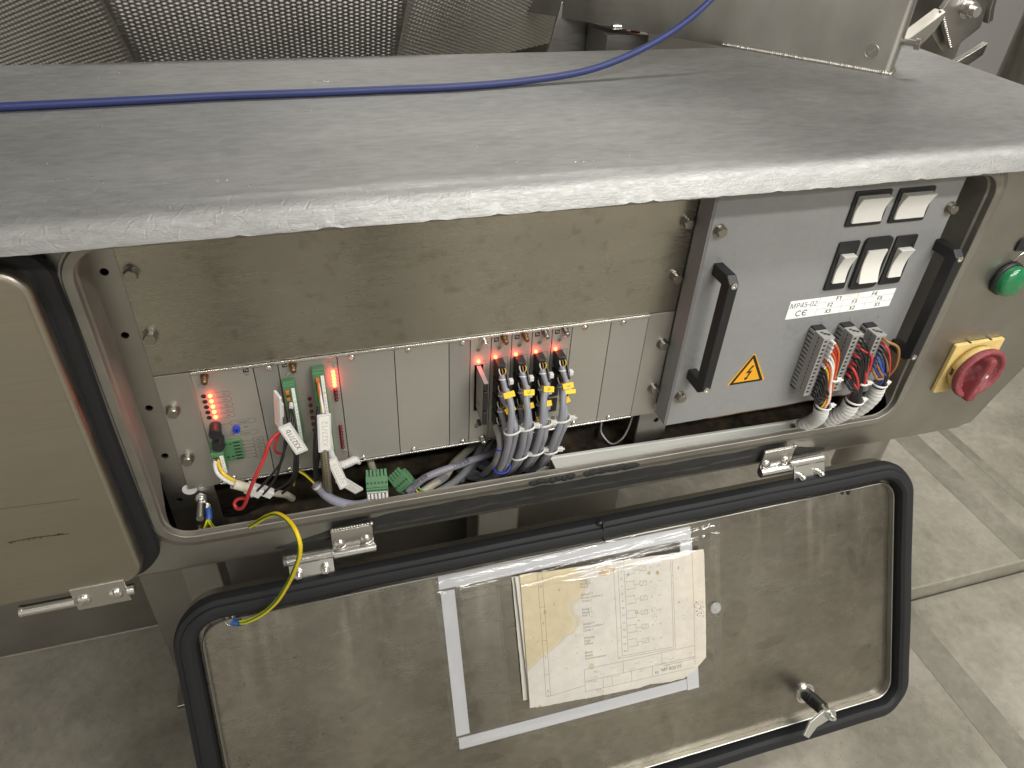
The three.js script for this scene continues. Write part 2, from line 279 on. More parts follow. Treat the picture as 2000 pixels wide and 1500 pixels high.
// ---------------------------------------------------------------- setting: floor of cast slabs with a raised edge at the joint, the hall that the steel mirrors, its lamps
{
  const slab = (pts, y0, y1) => poly(pts.map(([x, z]) => [x, -z]), y0, y1, 3).rotateX(-Math.PI / 2);
  const j = x => -17;                  // line of the joint
  const f = single('floor', [slab([[-2400, 5000], [4600, 5000], [4600, j(4600)], [-2400, j(-2400)]], -YF - 60, -YF)], M.floor, 'pale cast floor slab in front of the joint', null, [0, -YF, 0], null, 'structure');
  const s2 = shadow(new THREE.Mesh(metres(slab([[-2400, j(-2400) - 4], [4600, j(4600) - 4], [4600, -2600], [-2400, -2600]], -60, 30)), M.floor)); s2.name = 'slab'; f.add(s2);
  for (const [x0, x1, z0, z1, y] of [[1023, 1082, -12, 1200, 0], [1342, 1403, -1200, -24, 30], [1462, 1490, -1200, -24, 30]]) { const st = shadow(new THREE.Mesh(metres(box(x0, x1, y, y + 0.6, z0, z1)), M.floorStrip)); st.name = 'floor_strip'; f.add(st); }
  const wallPart = (name, x0, x1, y0, y1, z0, z1, m) => { const g = new THREE.BoxGeometry(x1 - x0, y1 - y0, z1 - z0); const o = shadow(new THREE.Mesh(boxUV(clean(g), 1), m)); o.name = name; o.position.set((x0 + x1) / 2, (y0 + y1) / 2, (z0 + z1) / 2); o.userData = { kind: 'structure' }; scene.add(o); };
  wallPart('ceiling', -2.5, 4.7, CEIL, CEIL + 0.1, -2.7, 5.1, M.ceiling);
  wallPart('wall_back', -2.5, 4.7, -0.06, CEIL, -2.7, -2.6, M.wall); wallPart('wall_front', -2.5, 4.7, -0.06, CEIL, 5.0, 5.1, M.wallWhite);
  wallPart('wall_left', -2.5, -2.4, -0.06, CEIL, -2.6, 5.0, M.wallWhite); wallPart('wall_right', 4.6, 4.7, -0.06, CEIL, -2.6, 5.0, M.wall);
  for (const [x, z, lx, lz, power] of HALL_LAMPS) {
    const t = new THREE.Group(); t.name = numbered('hall_lamp'); t.position.set(x, CEIL - 0.005, z); scene.add(t); t.b = [0, 0, 0];
    t.userData = { label: 'long white strip lamp under the hall ceiling', category: 'ceiling lamp', group: 'strip lamps of the hall' };
    const house = shadow(new THREE.Mesh(new THREE.BoxGeometry(lx + 0.06, 0.06, lz + 0.06), M.white)); house.name = 'housing'; house.position.y = -0.03; t.add(house);
    const glow = new THREE.Mesh(new THREE.BoxGeometry(lx, 0.012, lz), S({ color: lin(0.8, 0.8, 0.8), emissive: LAMP_COLOR, emissiveIntensity: 3 })); glow.name = 'diffuser'; glow.position.y = -0.067; t.add(glow);
    const l = new THREE.RectAreaLight(LAMP_COLOR, power, lx, lz); l.position.set(x, CEIL - 0.082, z); l.lookAt(x, 0, z); scene.add(l);
  }
}
// shared fasteners, built at the origin with the head towards +z (metres)
const csg = new Evaluator(); csg.useGroups = false; csg.attributes = ['position', 'normal'];
const cut = (a, ...bs) => { let A = new Brush(clean(a)); A.updateMatrixWorld(); for (const b of bs) { const B = new Brush(clean(b)); B.updateMatrixWorld(); A = csg.evaluate(A, B, SUBTRACTION); } const g = A.geometry.clone(); return boxUV(clean(g.index ? g.toNonIndexed() : g)); };
const hexHead = (af, h, z0 = 0) => { const r = af / Math.sqrt(3); return new THREE.CylinderGeometry(r * 0.93, r, 0.8, 6).translate(0, h - 0.4, 0).toNonIndexed ? [new THREE.CylinderGeometry(r, r, h - 0.8, 6).rotateX(Math.PI / 2).translate(0, 0, z0 + (h - 0.8) / 2), new THREE.CylinderGeometry(r * 0.9, r, 0.8, 6).rotateX(Math.PI / 2).translate(0, 0, z0 + h - 0.4)] : []; };
const G = {
  bolt: metres([cylZ(0, 0, 0, 1.2, 6.4, 24), hexHead(9, 5.6, 1.2)]),
  boltSmall: metres([cylZ(0, 0, 0, 1, 5, 20), hexHead(7, 4, 1)]),
  nut: metres([cylZ(0, 0, 0, 1, 5.2, 20), hexHead(8, 4.5, 1), cylZ(0, 0, 5, 8.5, 2.4, 14), new THREE.SphereGeometry(2.4, 12, 6).scale(1, 1, 0.4).translate(0, 0, 8.5)]),
  cross: metres(cut(new THREE.SphereGeometry(2.9, 20, 12).scale(1, 1, 0.72).translate(0, 0, 0.3), box(-1.9, 1.9, -0.42, 0.42, 1, 4), box(-0.42, 0.42, -1.9, 1.9, 1, 4))),
  flat: metres(cut(cylZ(0, 0, -0.4, 0.35, 2.2, 20), box(-1.5, 1.5, -0.35, 0.35, -0.1, 1), box(-0.35, 0.35, -1.5, 1.5, -0.1, 1))),
  slotted: metres(cut(new THREE.SphereGeometry(6, 24, 14).scale(1, 1, 0.5).translate(0, 0, 0.4), box(-7, 7, -0.8, 0.8, 1.6, 5))),
  allen: metres(cut(cylZ(0, 0, -0.5, 0.6, 3.2, 24), new THREE.CylinderGeometry(1.7, 1.7, 3, 6).rotateX(Math.PI / 2).translate(0, 0, 1.4))),
  thumb: metres([cylZ(0, 0, 0, 1.4, 3.6, 18), cylZ(0, 0, 1.4, 8.5, 2.7, 14), cylZ(0, 0, 8.5, 9.2, 2.7, 14, 2.2)]),
  led: metres([cylZ(0, 0, 0, 0.9, 1.85, 14), new THREE.SphereGeometry(1.8, 14, 7, 0, Math.PI * 2, 0, Math.PI / 2).rotateX(Math.PI / 2).translate(0, 0, 0.9)]),
  hole: metres([new THREE.RingGeometry(1.7, 2.2, 20).translate(0, 0, 0.12), new THREE.CircleGeometry(1.75, 20).translate(0, 0, 0.06)]),
};

// ---------------------------------------------------------------- the machine cabinet: worktop, front, collar round the opening, rails, inside
const TILT = x => -0.0115 * (x - 350);
const low = g => { const p = g.attributes.position; for (let i = 0; i < p.count; i++) { const y = p.getY(i); if (y < -110) p.setY(i, y + TILT(p.getX(i))); } return g; };
const OPEN = { x0: -49, x1: 756, y0: -160, y1: 137 };
const cabinet = thing('machine_cabinet', 'stainless steel machine cabinet with wide worktop and open electrics bay', 'machine', [350, -206, -120]);
{
  // worktop: sheet folded down along the front with a soft bend and a nicked lower edge
  const prof = [[-302, 172], [-200, 172], [-100, 172], [0, 172], [40, 172]];
  for (let i = 0; i <= 10; i++) { const a = 1.06 * i / 10; prof.push([44 + 21 * Math.sin(a), 151 + 21 * Math.cos(a)]); }
  prof.push([67.4, 153.6], [68.2, 151.8]);
  const back = [[65.4, 151.4], [61.6, 158], [56, 165], [44, 169], [0, 169], [-302, 169]];
  const nx = 230, x0 = -520, x1 = 912, rings = [];
  for (let i = 0; i <= nx; i++) {
    const x = x0 + (x1 - x0) * i / nx, wob = 0.5 * Math.sin(x * 0.021) + 0.35 * Math.sin(x * 0.053 + 1), nick = (hash(i, 5) < 0.12 ? hash(i, 9) * 1.5 : 0) + 0.45 * (hash(i, 3) - 0.5);
    rings.push([...prof, ...back].map(([z, y], k) => V(x, y + (z > 44 ? wob * 0.5 : 0) + ((k === prof.length - 1 || k === prof.length) ? nick : 0), z)));
  }
  let g = loft(rings, true, false, 0.9);
  const p = g.attributes.position, uv = g.attributes.uv;
  for (let i = 0; i < p.count; i++) { const z = p.getZ(i), y = p.getY(i); uv.setXY(i, (p.getX(i) - x0) / (x1 - x0), 1 - (z + 302 + (172 - y)) / 390); }
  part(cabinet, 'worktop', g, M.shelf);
  const bits = []; for (let i = 0; i < 90; i++) { const x = rr(-150, 880), z = rr(-270, 44), r = 0.3 + 0.7 * rnd() ** 3; bits.push(new THREE.IcosahedronGeometry(r, 0).scale(rr(0.8, 1.8), 0.6, 1).translate(x, 172.05, z)); }
  for (const [cx, cz, n] of [[-98, 12, 9], [-94, -40, 6], [150, -215, 12], [64, 20, 8], [-40, 0, 5], [330, 30, 5], [520, -60, 4]]) for (let k = 0; k < n; k++) bits.push(new THREE.IcosahedronGeometry(rr(0.35, 0.95), 0).scale(rr(0.8, 1.8), 0.6, 1).translate(cx + rr(-14, 14), 172.05, cz + rr(-3, 3)));
  part(cabinet, 'glint_beads', bits, M.bright, 'tiny bright beads added on the worktop for glints');  // beads added to give the glints of small dents
  part(cabinet, 'worktop_skirt', [box(-520, 908, 152, 169, -302, -299), box(909, 912, 150, 169, -300, 44)], M.steelFace);
}
{
  const edgeR = [[893, -206], [905, -203], [912, -190], [924, -161], [943, -124], [955, -84], [962, -40], [964, 10], [964, 140]]; const s = new THREE.Shape([[-740, -205], ...edgeR, [904, 141], [904, 166], [-740, 166]].map(p => new THREE.Vector2(...p))); s.holes.push(rrShape(OPEN.x0 - 17, OPEN.x1 + 17, OPEN.y0 - 17, OPEN.y1 + 17, 40, THREE.Path));
  part(cabinet, 'front_panel', [low(extr(s, 31, 34, 0)),
    low(loft([-740, 0, 300, 600, 892].map(x => { const r = []; for (let i = 0; i <= 6; i++) { const a = Math.PI / 2 * i / 6; r.push(V(x, -205 - 7 * Math.sin(a), 26 + 8 * Math.cos(a))); } r.push(V(x, -212, -290), V(x, -209, -290), V(x, -209, 22), V(x, -205, 31)); return r; }), true, false, 0.5))], M.steelFace);
  // right-hand end: folded edge and side wall
  const side = edgeR.map(([x, y]) => [V(x - 1.2, y + TILT(x) * (y < -110 ? 1 : 0), 34.3), V(x + 1.6, y - 0.6 + TILT(x) * (y < -110 ? 1 : 0), 33), V(x + 3, y - 1 + TILT(x) * (y < -110 ? 1 : 0), 28), V(x + 2, y, -44), V(x - 2, y, -44)]);
  part(cabinet, 'side_panel', [loft(side, true, false, 0.5), box(905, 908, -206, 166, -290, 20)], M.steelFace);
  const crest = [[-1.5, -3], [0, -3], [0, 34], [0, 39], [0.6, 39.5], [6.6, 39.1], [7.2, 38.4], [8, 37.4], [9.4, 37.5], [10.4, 36.9], [13.4, 35.4], [17.5, 34.1], [17.5, 32], [9, 33], [1.6, 34], [-1.5, 30]];
  part(cabinet, 'opening_collar', low(sweep(ringPath(OPEN.x0, OPEN.x1, OPEN.y0, OPEN.y1, 24, 10, 30), crest, true, 0.3, (q, i) => { const k = Math.max(0, Math.min(1, (-122 - q.y) / 26)); if (q.z < 33) q.z = q.z * (1 - k) + 33 * k; else q.z += 0.17 * Math.sin(i * 1.7); return q; })), M.collar);
  { const g = low(boxUV(clean(poly([...Array.from({ length: 90 }, (_, i) => [40 + i * 7.2, -204.6 + 3 * fbm(i / 90, 0.2, 30, 3, 3)]), ...Array.from({ length: 90 }, (_, i) => [681 - i * 7.2, -180 + (i < 12 ? -1.6 * (12 - i) : i > 74 ? -1.3 * (i - 74) : 0) + 4 * (fbm(i / 90, 0.7, 30, 3, 3) - 0.6)])], 34.1, 34.4)))); part(cabinet, 'seal_residue', planarUV(g, -24, 650, -212, -176), M.residue, 'black rubber residue with a chalky smear along the lower bar'); }
  // torn remains of black sealant on the lower edge of the collar
  const rag = []; for (const [cx, w] of [[325, 40], [380, 30], [409, 22]]) for (let k = 0; k < 7; k++) { const x = cx + (k / 6 - 0.5) * w; rag.push(new THREE.IcosahedronGeometry(1, 1).scale(rr(4, 6.5), rr(2.4, 4.2), rr(0.8, 1.6)).rotateX(-0.5).translate(x, OPEN.y0 - 6 + TILT(x) + rr(-1, 1.4), 40.6)); }
  part(cabinet, 'sealant_remains', rag, M.rubber, 'torn black sealant on the lower edge of the opening');
  // white chalky line of old glue along the bar
}
{
  const hp = (x, y, r) => { const h = new THREE.Path(); h.absarc(x, y, r, 0, Math.PI * 2); return h; };
  const railHoles = [99, 42, -33, -89, -147].map(y => hp(-39, y, 3.1));
  part(cabinet, 'rack_rail', poly([[-49, -199], [-6, -199], [-6, -134], [-18, -134], [-18, 140], [-49, 140]], -5, -2, 0, railHoles), M.steelFace);
  part(cabinet, 'rack_rail', poly([[440, -199], [476, -199], [476, 140], [440, 140]], -5, -2, 0, [hp(462, -146, 3)]), M.steelFace);
  part(cabinet, 'rack_rail', box(716, 756, -199, 140, -5, -2), M.steelFace);
  part(cabinet, 'bay_floor', low(box(-60, 905, -204, -202, -280, 28)), M.interior);
  part(cabinet, 'bay_back', box(-60, 905, -208, 168, -283, -280), M.interior);
  part(cabinet, 'bay_side', box(-63, -60, -208, 168, -280, 20), M.interior);
  part(cabinet, 'bay_side', box(786, 789, -208, 168, -280, 20), M.interior);
  part(cabinet, 'bay_divider', box(-420, -417, -208, 168, -280, 20), M.interior);
  for (const [x, y, z] of [[-30, -192, -3], [-12, -194, 4]]) put(cabinet, 'bolt', G.boltSmall, M.bolt, x, y, z, [0, 0, 0.3]);
}
// welded hinge halves on the cabinet: plate with two slotted screws, knuckle and weld
function cabinetHinge(xa, dir, y) {                        // dir +1: the cabinet's knuckle is the right-hand one
  const x0 = xa, x1 = xa + 41;
  const h = part(cabinet, 'hinge_leaf', [rbox(x0, x1, y, y + 29, 40, 43.5, 0.8), cylX(x0, x1 + (dir > 0 ? 1 : 0), y - 1, 46, 5.6, 24)], M.bright);
  put(h, 'screw', G.slotted, M.bright, 0, 0, 0).position.set((x0 + 7 - 350) / 1000, (y + 9 + 206) / 1000, (43.6 + 120) / 1000);
  const s2 = put(h, 'screw', G.slotted, M.bright, 0, 0, 0); s2.position.set((x1 - 8 - 350) / 1000, (y + 9 + 206) / 1000, (43.6 + 120) / 1000); s2.rotation.z = 1.9;
  h.children[0].rotation.z = 0.8;
  const beads = []; for (let i = 0; i < 15; i++) beads.push(new THREE.SphereGeometry(1.7, 8, 6).scale(1.1, 0.8, 1).translate(x0 + 2 + i * 2.65, y + 29.6 + rr(-0.2, 0.3), 41.5));
  beads.push(new THREE.SphereGeometry(2.6, 10, 8).translate(x1 - 1, y + 29.5, 42));
  part(h, 'weld_bead', beads, M.weld);
}
cabinetHinge(94, 1, -209); cabinetHinge(586, -1, -212);

// upright plate of the machine that stands on the worktop, with its weld, screw and clamp bolt
{
  const t = thing('upright_post', 'tall stainless plate post welded diagonally onto the worktop', 'post', [774, 172, -165]);
  const d = V(-0.6625, 0, -0.749), n = V(-0.749, 0, 0.6625), at = (s, k) => V(774, 0, -165).addScaledVector(d, s).addScaledVector(n, -k);
  const ring = y => { const r = [], L = 640, T = 38, R = 7; for (let i = 0; i <= 5; i++) { const a = Math.PI / 2 * i / 5; const q = at(R - R * Math.sin(a), R - R * Math.cos(a)); r.push(q); } for (let i = 0; i <= 4; i++) { const a = Math.PI / 2 * i / 4; r.push(at(R - R * Math.cos(a), T - R + R * Math.sin(a))); } r.push(at(L, T), at(L, 0)); r.forEach(q => q.y = y); return r; };
  part(t, 'plate', loft([ring(171), ring(260), ring(560)], true, false, 0.5), M.steel);
  const bead = []; for (let i = 0; i < 78; i++) { const q = at(i * 2.55, -1.2); bead.push(new THREE.SphereGeometry(2.5 + rr(-0.3, 0.3), 8, 6).scale(1, 0.95, 1).translate(q.x, 173.4 + rr(-0.15, 0.15), q.z)); }
  for (let i = 1; i < 12; i++) { const q = at(-0.5, i * 2.6); bead.push(new THREE.SphereGeometry(2.4, 8, 6).translate(q.x, 173.2, q.z)); }
  part(t, 'weld_bead', bead, M.weld);
  const turn = Math.atan2(n.x, n.z), sp = at(26, 0);
  const scr = put(t, 'slotted_screw', metres([cut(cylZ(0, 0, -1, 0.5, 7, 28), box(-6.4, 6.4, -0.8, 0.8, -0.4, 2), box(-2, 2, -3.4, 3.4, 0.1, 2)), new THREE.TorusGeometry(7.3, 0.7, 8, 28)]), M.steelFace, sp.x, 193, sp.z, [0, turn, 0.9]);
  const bp = at(-0.5, 17);
  const cb = put(t, 'clamp_bolt', metres([cylZ(0, 0, 0, 13, 3.4, 16), hexHead(11, 6, 13)]), M.bolt, bp.x, 205, bp.z, [0, Math.atan2(-d.x, -d.z), 0]);
}
// rear bracket, pipe and clamp behind the right end of the worktop
{
  const t = thing('rear_bracket', 'welded steel bracket with large nut behind the upright post', 'bracket', [985, 120, -300]);
  const Zp = -300;
  part(t, 'lug_plate', poly([[951, 213], [993, 163], [1026, 190], [1025, 212], [1016, 262], [975, 262]], Zp - 8, Zp, 0.8), M.steelFace);
  part(t, 'flange', poly([[900, 176], [911, 184], [949, 212], [953, 210], [944, 188], [930, 172], [905, 158]], Zp - 12, Zp + 8, 0.8), M.steel);
  part(t, 'flange', poly([[946, 190], [952, 210], [990, 165], [986, 158]], Zp - 14, Zp - 9, 0.5), M.steelFace);
  part(t, 'lower_flange', poly([[990, 140], [1046, 171], [1046, 156], [1008, 130]], Zp - 6, Zp + 4, 0.8), M.steel);
  part(t, 'side_strip', poly([[1024, 212], [1030, 196], [1036, 200], [1030, 216], [1024, 260], [1018, 260]], Zp - 4, Zp + 6, 0.6), M.steel);
  part(t, 'back_plate', box(890, 1060, -60, 300, Zp - 60, Zp - 54), M.steelFace);
  const bead = []; for (let i = 0; i < 18; i++) { const k = i / 17; bead.push(new THREE.SphereGeometry(3.2, 9, 7).scale(1.3, 0.75, 1).translate(949 + 37 * k, 211 - 44 * k, Zp + 1.5)); }
  part(t, 'weld_bead', bead, M.weld);
  part(t, 'nut', [cylZ(991, 214, Zp, Zp + 2, 13, 28), new THREE.CylinderGeometry(10, 11, 9, 6).rotateX(Math.PI / 2).translate(991, 214, Zp + 6), cylZ(989, 213, Zp + 10, Zp + 20, 6.4, 18)], M.bright);
  //PIPE
  single('upright_pipe', [cylY(1092, -600, 520, -250, 40, 40)], M.steelFace, 'thick vertical steel pipe behind the right end of the worktop', 'pipe', [1092, -600, -250]);
}
// ---------------------------------------------------------------- faceted hopper of dimpled steel behind the worktop
{
  const t = thing('dimpled_hopper', 'faceted dimpled steel hopper behind the back edge of the worktop', 'hopper', [104, 110, -420]);
  const N = 12, ax = 104, ay = -925, az = -972, T = 0.52, yb = 112, yt = 268;
  const facet = (a0, a1, nu) => {
    const cosN = Math.cos(Math.PI / N), P = (a, y) => { const r = (y - ay) * T / cosN; return V(ax + r * Math.sin(a), y, az + r * Math.cos(a)); };
    const A = P(a0, yb), B = P(a1, yb), C = P(a1, yt), D = P(a0, yt);
    const nrm = B.clone().sub(A).cross(D.clone().sub(A)).normalize(); const wb = B.distanceTo(A), wt = C.distanceTo(D), H = D.clone().add(C).multiplyScalar(0.5).distanceTo(A.clone().add(B).multiplyScalar(0.5));
    const nv = Math.round(H / 0.62), pos = [], idx = [];
    for (let j = 0; j <= nv; j++) for (let i = 0; i <= nu; i++) {
      const u = i / nu, v = j / nv, L = A.clone().lerp(D, v), R = B.clone().lerp(C, v), q = L.lerp(R, u);
      const x = (u - 0.5) * (wb + (wt - wb) * v) / 12.6, y = v * H / 5.0;
      const ce = Math.cos(Math.PI * 2 * x) * 0.5 + 0.5, ro = Math.cos(Math.PI * 2 * y) * 0.5 + 0.5, ce2 = 1 - ce, ro2 = 1 - ro;
      const edge = Math.min(1, Math.min(u, 1 - u) * 30);
      const h = Math.pow(Math.max(ce * ro, ce2 * ro2), 1.0) * 1.6 * edge;
      q.addScaledVector(nrm, h); pos.push(q.x, q.y, q.z);
    }
    for (let j = 0; j < nv; j++) for (let i = 0; i < nu; i++) { const a = j * (nu + 1) + i; idx.push(a, a + 1, a + nu + 2, a, a + nu + 2, a + nu + 1); }
    const g = new THREE.BufferGeometry(); g.setAttribute('position', new THREE.Float32BufferAttribute(pos, 3)); g.setIndex(idx); g.computeVertexNormals();
    const s = new THREE.BufferGeometry().setFromPoints([A, B, C, A, C, D].map(p => p.clone().addScaledVector(nrm, -2))); s.computeVertexNormals();
    return [boxUV(clean(g)), boxUV(clean(s))];
  };
  const k = Math.PI / N, mat = steel(0.64, 0.63, 0.605, 0.8);
  for (const [a0, a1, n] of [[-5 * k, -3 * k, 130], [-3 * k, -k, 190], [-k, k, 200], [k, 3.25 * k, 190]]) part(t, 'dimpled_facet', facet(a0, a1, n), mat);
  const P = (a, y, o) => { const r = (y - ay) * T / Math.cos(k) + o; return V(ax + r * Math.sin(a), y, az + r * Math.cos(a)); };
  part(t, 'edge_strip', loft([yb, yt + 30].map(y => [P(3.25 * k, y, 0), P(3.25 * k, y, 3), P(3.5 * k, y, 3), P(3.5 * k, y, 0)]), true, false, 0.4), M.steelFace);
  single('added_back_sheet', box(430, 1240, -560, 420, -700, -690), M.steelFace, 'added steel sheet that darkens the gap behind the hopper and the post', 'housing', [830, -560, -695]);  // sheet added to hide the pale wall and darken the gap
  // mounting foot with a small pin, seen between hopper and post
  const b = thing('hopper_foot', 'dark steel foot with a short pin between hopper and post', 'bracket', [560, 120, -480]);
  part(b, 'foot_plate', poly([[470, 100], [600, 100], [600, 182], [545, 205], [490, 190]], -490, -484, 1), M.steelFace);
  part(b, 'pin', [cylX(540, 560, 172, -420, 4, 14).rotateZ(0)], M.bright);
  part(b, 'pin', [cylX(566, 578, 168, -415, 3, 14)], M.wireRed, 'short red pin with a bright tip'); part(b, 'carrier', box(530, 590, 120, 164, -480, -410), M.steelFace);
}
// ---------------------------------------------------------------- blank panel above the rack
{
  const t = thing('steel_blanking_plate', 'wide brown-grey steel blank panel bolted above the card rack', 'blank panel', [213, 1, 0]);
  part(t, 'plate', poly([[-28, 1.2], [454.7, 1.2], [454.7, 133], [-28, 133]], -2, 0.6, 0.4), M.blank);
  for (const [x, y, a] of [[-20.5, 98, 0.1], [-20.5, 40.8, 0.4], [446.3, 97.6, 0.2], [446.3, 40.4, 0.7]]) put(t, 'bolt', G.bolt, M.bolt, x, y, 0.6, [0, 0, a]);
}
// ---------------------------------------------------------------- card rack frame with its two fixing ears
{
  const t = thing('card_rack', 'aluminium card rack frame with bolted ears at both ends', 'card rack', [213, -132, 0]);
  part(t, 'ear', poly([[-28, -132], [0.2, -132], [0.2, 0.4], [-28, 0.4]], -2, 0.8, 0.4), M.alu); part(t, 'ear', poly([[426.6, -132], [454.7, -132], [454.7, 0.4], [426.6, 0.4]], -2, 0.8, 0.4), M.alu);
  part(t, 'top_rail', [rbox(0.4, 426.4, -1.8, 0.9, -12, 2.4, 0.5)], M.bright); part(t, 'bottom_rail', [rbox(0.4, 426.4, -132, -130, -12, 2.2, 0.5)], M.bright);
  part(t, 'frame', [box(-4, -1, -130, -2, -170, -2.4), box(428, 431, -130, -2, -170, -2.4), box(-1, 428, -130, -127, -170, -13), box(-1, 428, -5, -2, -170, -13), box(-1, 428, -127, -5, -170, -166)], M.alu);
  for (const [x, y, a] of [[-20.6, -36.5, 0.3], [-20.6, -93.3, 0.6], [447, -37.5, 0.2], [447.3, -95.5, 0.5]]) put(t, 'bolt', G.bolt, M.bolt, x, y, 0.8, [0, 0, a]);
  // printed white washer label at the foot of the left ear
}
// ---------------------------------------------------------------- cards
const HP = 5.08, CY0 = -129.6, CY1 = -2.0;
const pxmm = 8;
function face(a, b, draw, base = '#a9a69d') {              // front of a card: paint and print, 8 pixels per mm, origin top-left in mm
  return canvasTex(Math.round((b - a) * pxmm), 1024, (x, w, h) => {
    x.fillStyle = base; x.fillRect(0, 0, w, h);
    for (let i = 0; i < 500; i++) { x.globalAlpha = 0.05; x.fillStyle = rnd() < 0.5 ? '#fff' : '#3a362c'; x.fillRect(rnd() * w, rnd() * h, rr(1, 40), rr(1, 3)); }
    for (let i = 0; i < 14; i++) { x.globalAlpha = rr(0.2, 0.6); x.fillStyle = '#3a3128'; x.beginPath(); x.arc(rnd() * w, rnd() * h, rr(0.6, 2.4), 0, 7); x.fill(); }
    x.globalAlpha = 1; x.save(); x.scale(pxmm, pxmm); x.translate(-a, 1.6); if (draw) draw(x); x.restore();
  });
}
const txt = (x, s, px, py, size, o = {}) => { x.save(); x.translate(px, py); if (o.rot) x.rotate(o.rot); x.fillStyle = o.fill ?? '#1c1b19'; x.font = `${o.bold ? 'bold ' : ''}${size}px sans-serif`; x.textAlign = o.align ?? 'center'; x.textBaseline = 'middle'; x.fillText(s, 0, 0); x.restore(); };
const pill = (x, x0, x1, y, r) => { x.lineWidth = 0.22; x.strokeStyle = '#2b2a27'; x.beginPath(); x.moveTo(x0, y - r); x.lineTo(x1 - r, y - r); x.arc(x1 - r, y, r, -Math.PI / 2, Math.PI / 2); x.lineTo(x0, y + r); x.stroke(); };
const logo = (x, px, py, s = 4.6) => { x.fillStyle = '#12130f'; x.fillRect(px - s / 2, py - s / 2, s, s); x.strokeStyle = '#b8b6ac'; x.lineWidth = 0.5; x.beginPath(); x.moveTo(px - 1.1, py + 0.9); x.lineTo(px - 1.1, py - 1.3); x.lineTo(px + 0.3, py - 1.3); x.moveTo(px - 1.1, py - 0.2); x.lineTo(px + 0.1, py - 0.2); x.moveTo(px + 0.5, py + 1.5); x.lineTo(px + 0.5, py - 0.4); x.lineTo(px + 1.5, py - 0.4); x.lineTo(px + 1.5, py + 0.6); x.lineTo(px + 0.6, py + 0.6); x.stroke(); };
const cardFace = tex => S({ map: tex, color: lin(0.9, 0.9, 0.9), metalness: 0.35, roughness: 0.46 });
function card(name, label, h0, h1, mat, holes = []) {
  const a = h0 * HP + 0.35, b = h1 * HP - 0.35;
  const t = thing(name, label, 'rack card', [(a + b) / 2, CY0, 0], 'cards of the rack');
  const g = planarUV(poly([[a, CY0], [b, CY0], [b, CY1], [a, CY1]], -2.2, 0.4, 0.25, holes), a, b, -126.4, 1.6);
  part(t, 'front_plate', g, mat);
  return t;
}
const blankFill = (h0, h1, label, mat) => { const t = card('blank_card', label, h0, h1, mat); const c = Math.min(h0 * HP + 12.8, (h0 + h1) / 2 * HP); const xs = h1 - h0 > 8 ? h0 * HP + 13 : h1 - h0 === 8 ? h0 * HP + 13 : h0 * HP + 13; put(t, 'screw', G.cross, M.bright, xs, -4.9, 0.5, [0, 0, rr(0, 1.5)]); put(t, 'screw', G.cross, M.bright, xs + 0.8, -127.2, 0.5, [0, 0, rr(0, 1.5)]); return t; };
const blankA = cardFace(face(0, 51, null, '#a3a199')), blankB = cardFace(face(0, 51, null, '#a8a59b')), blankC = cardFace(face(0, 21, null, '#9a9993'));
blankFill(10, 14, 'narrow blank rack plate between the supply card and the relay card', blankC);
blankFill(24, 34, 'wide blank rack plate beside the relay card', blankA);
blankFill(34, 44, 'wide blank rack plate next to the narrow plate of the processor card', blankB);
blankFill(44, 48, 'narrow blank rack plate touching the processor card', blankC);
blankFill(68, 76, 'blank rack plate beside the fourth cable card', blankB);
blankFill(76, 84, 'blank rack plate touching the right rack ear', blankA);
const redLight = (x, y, z, k = 1) => { const l = new THREE.PointLight(lin(1, 0.06, 0.05), 0.0005 * k, 0.12); l.position.copy(W(x, y, z)); l.shadow.radius = 0.05; l.castShadow = true; scene.add(l); };
const led = (t, x, y, on, bright = 1) => { put(t, on ? 'lit_led' : 'led', G.led, on ? M.ledOn : M.darkRed, x, y, 0.3); if (on) redLight(x, y, 2.0, bright); };

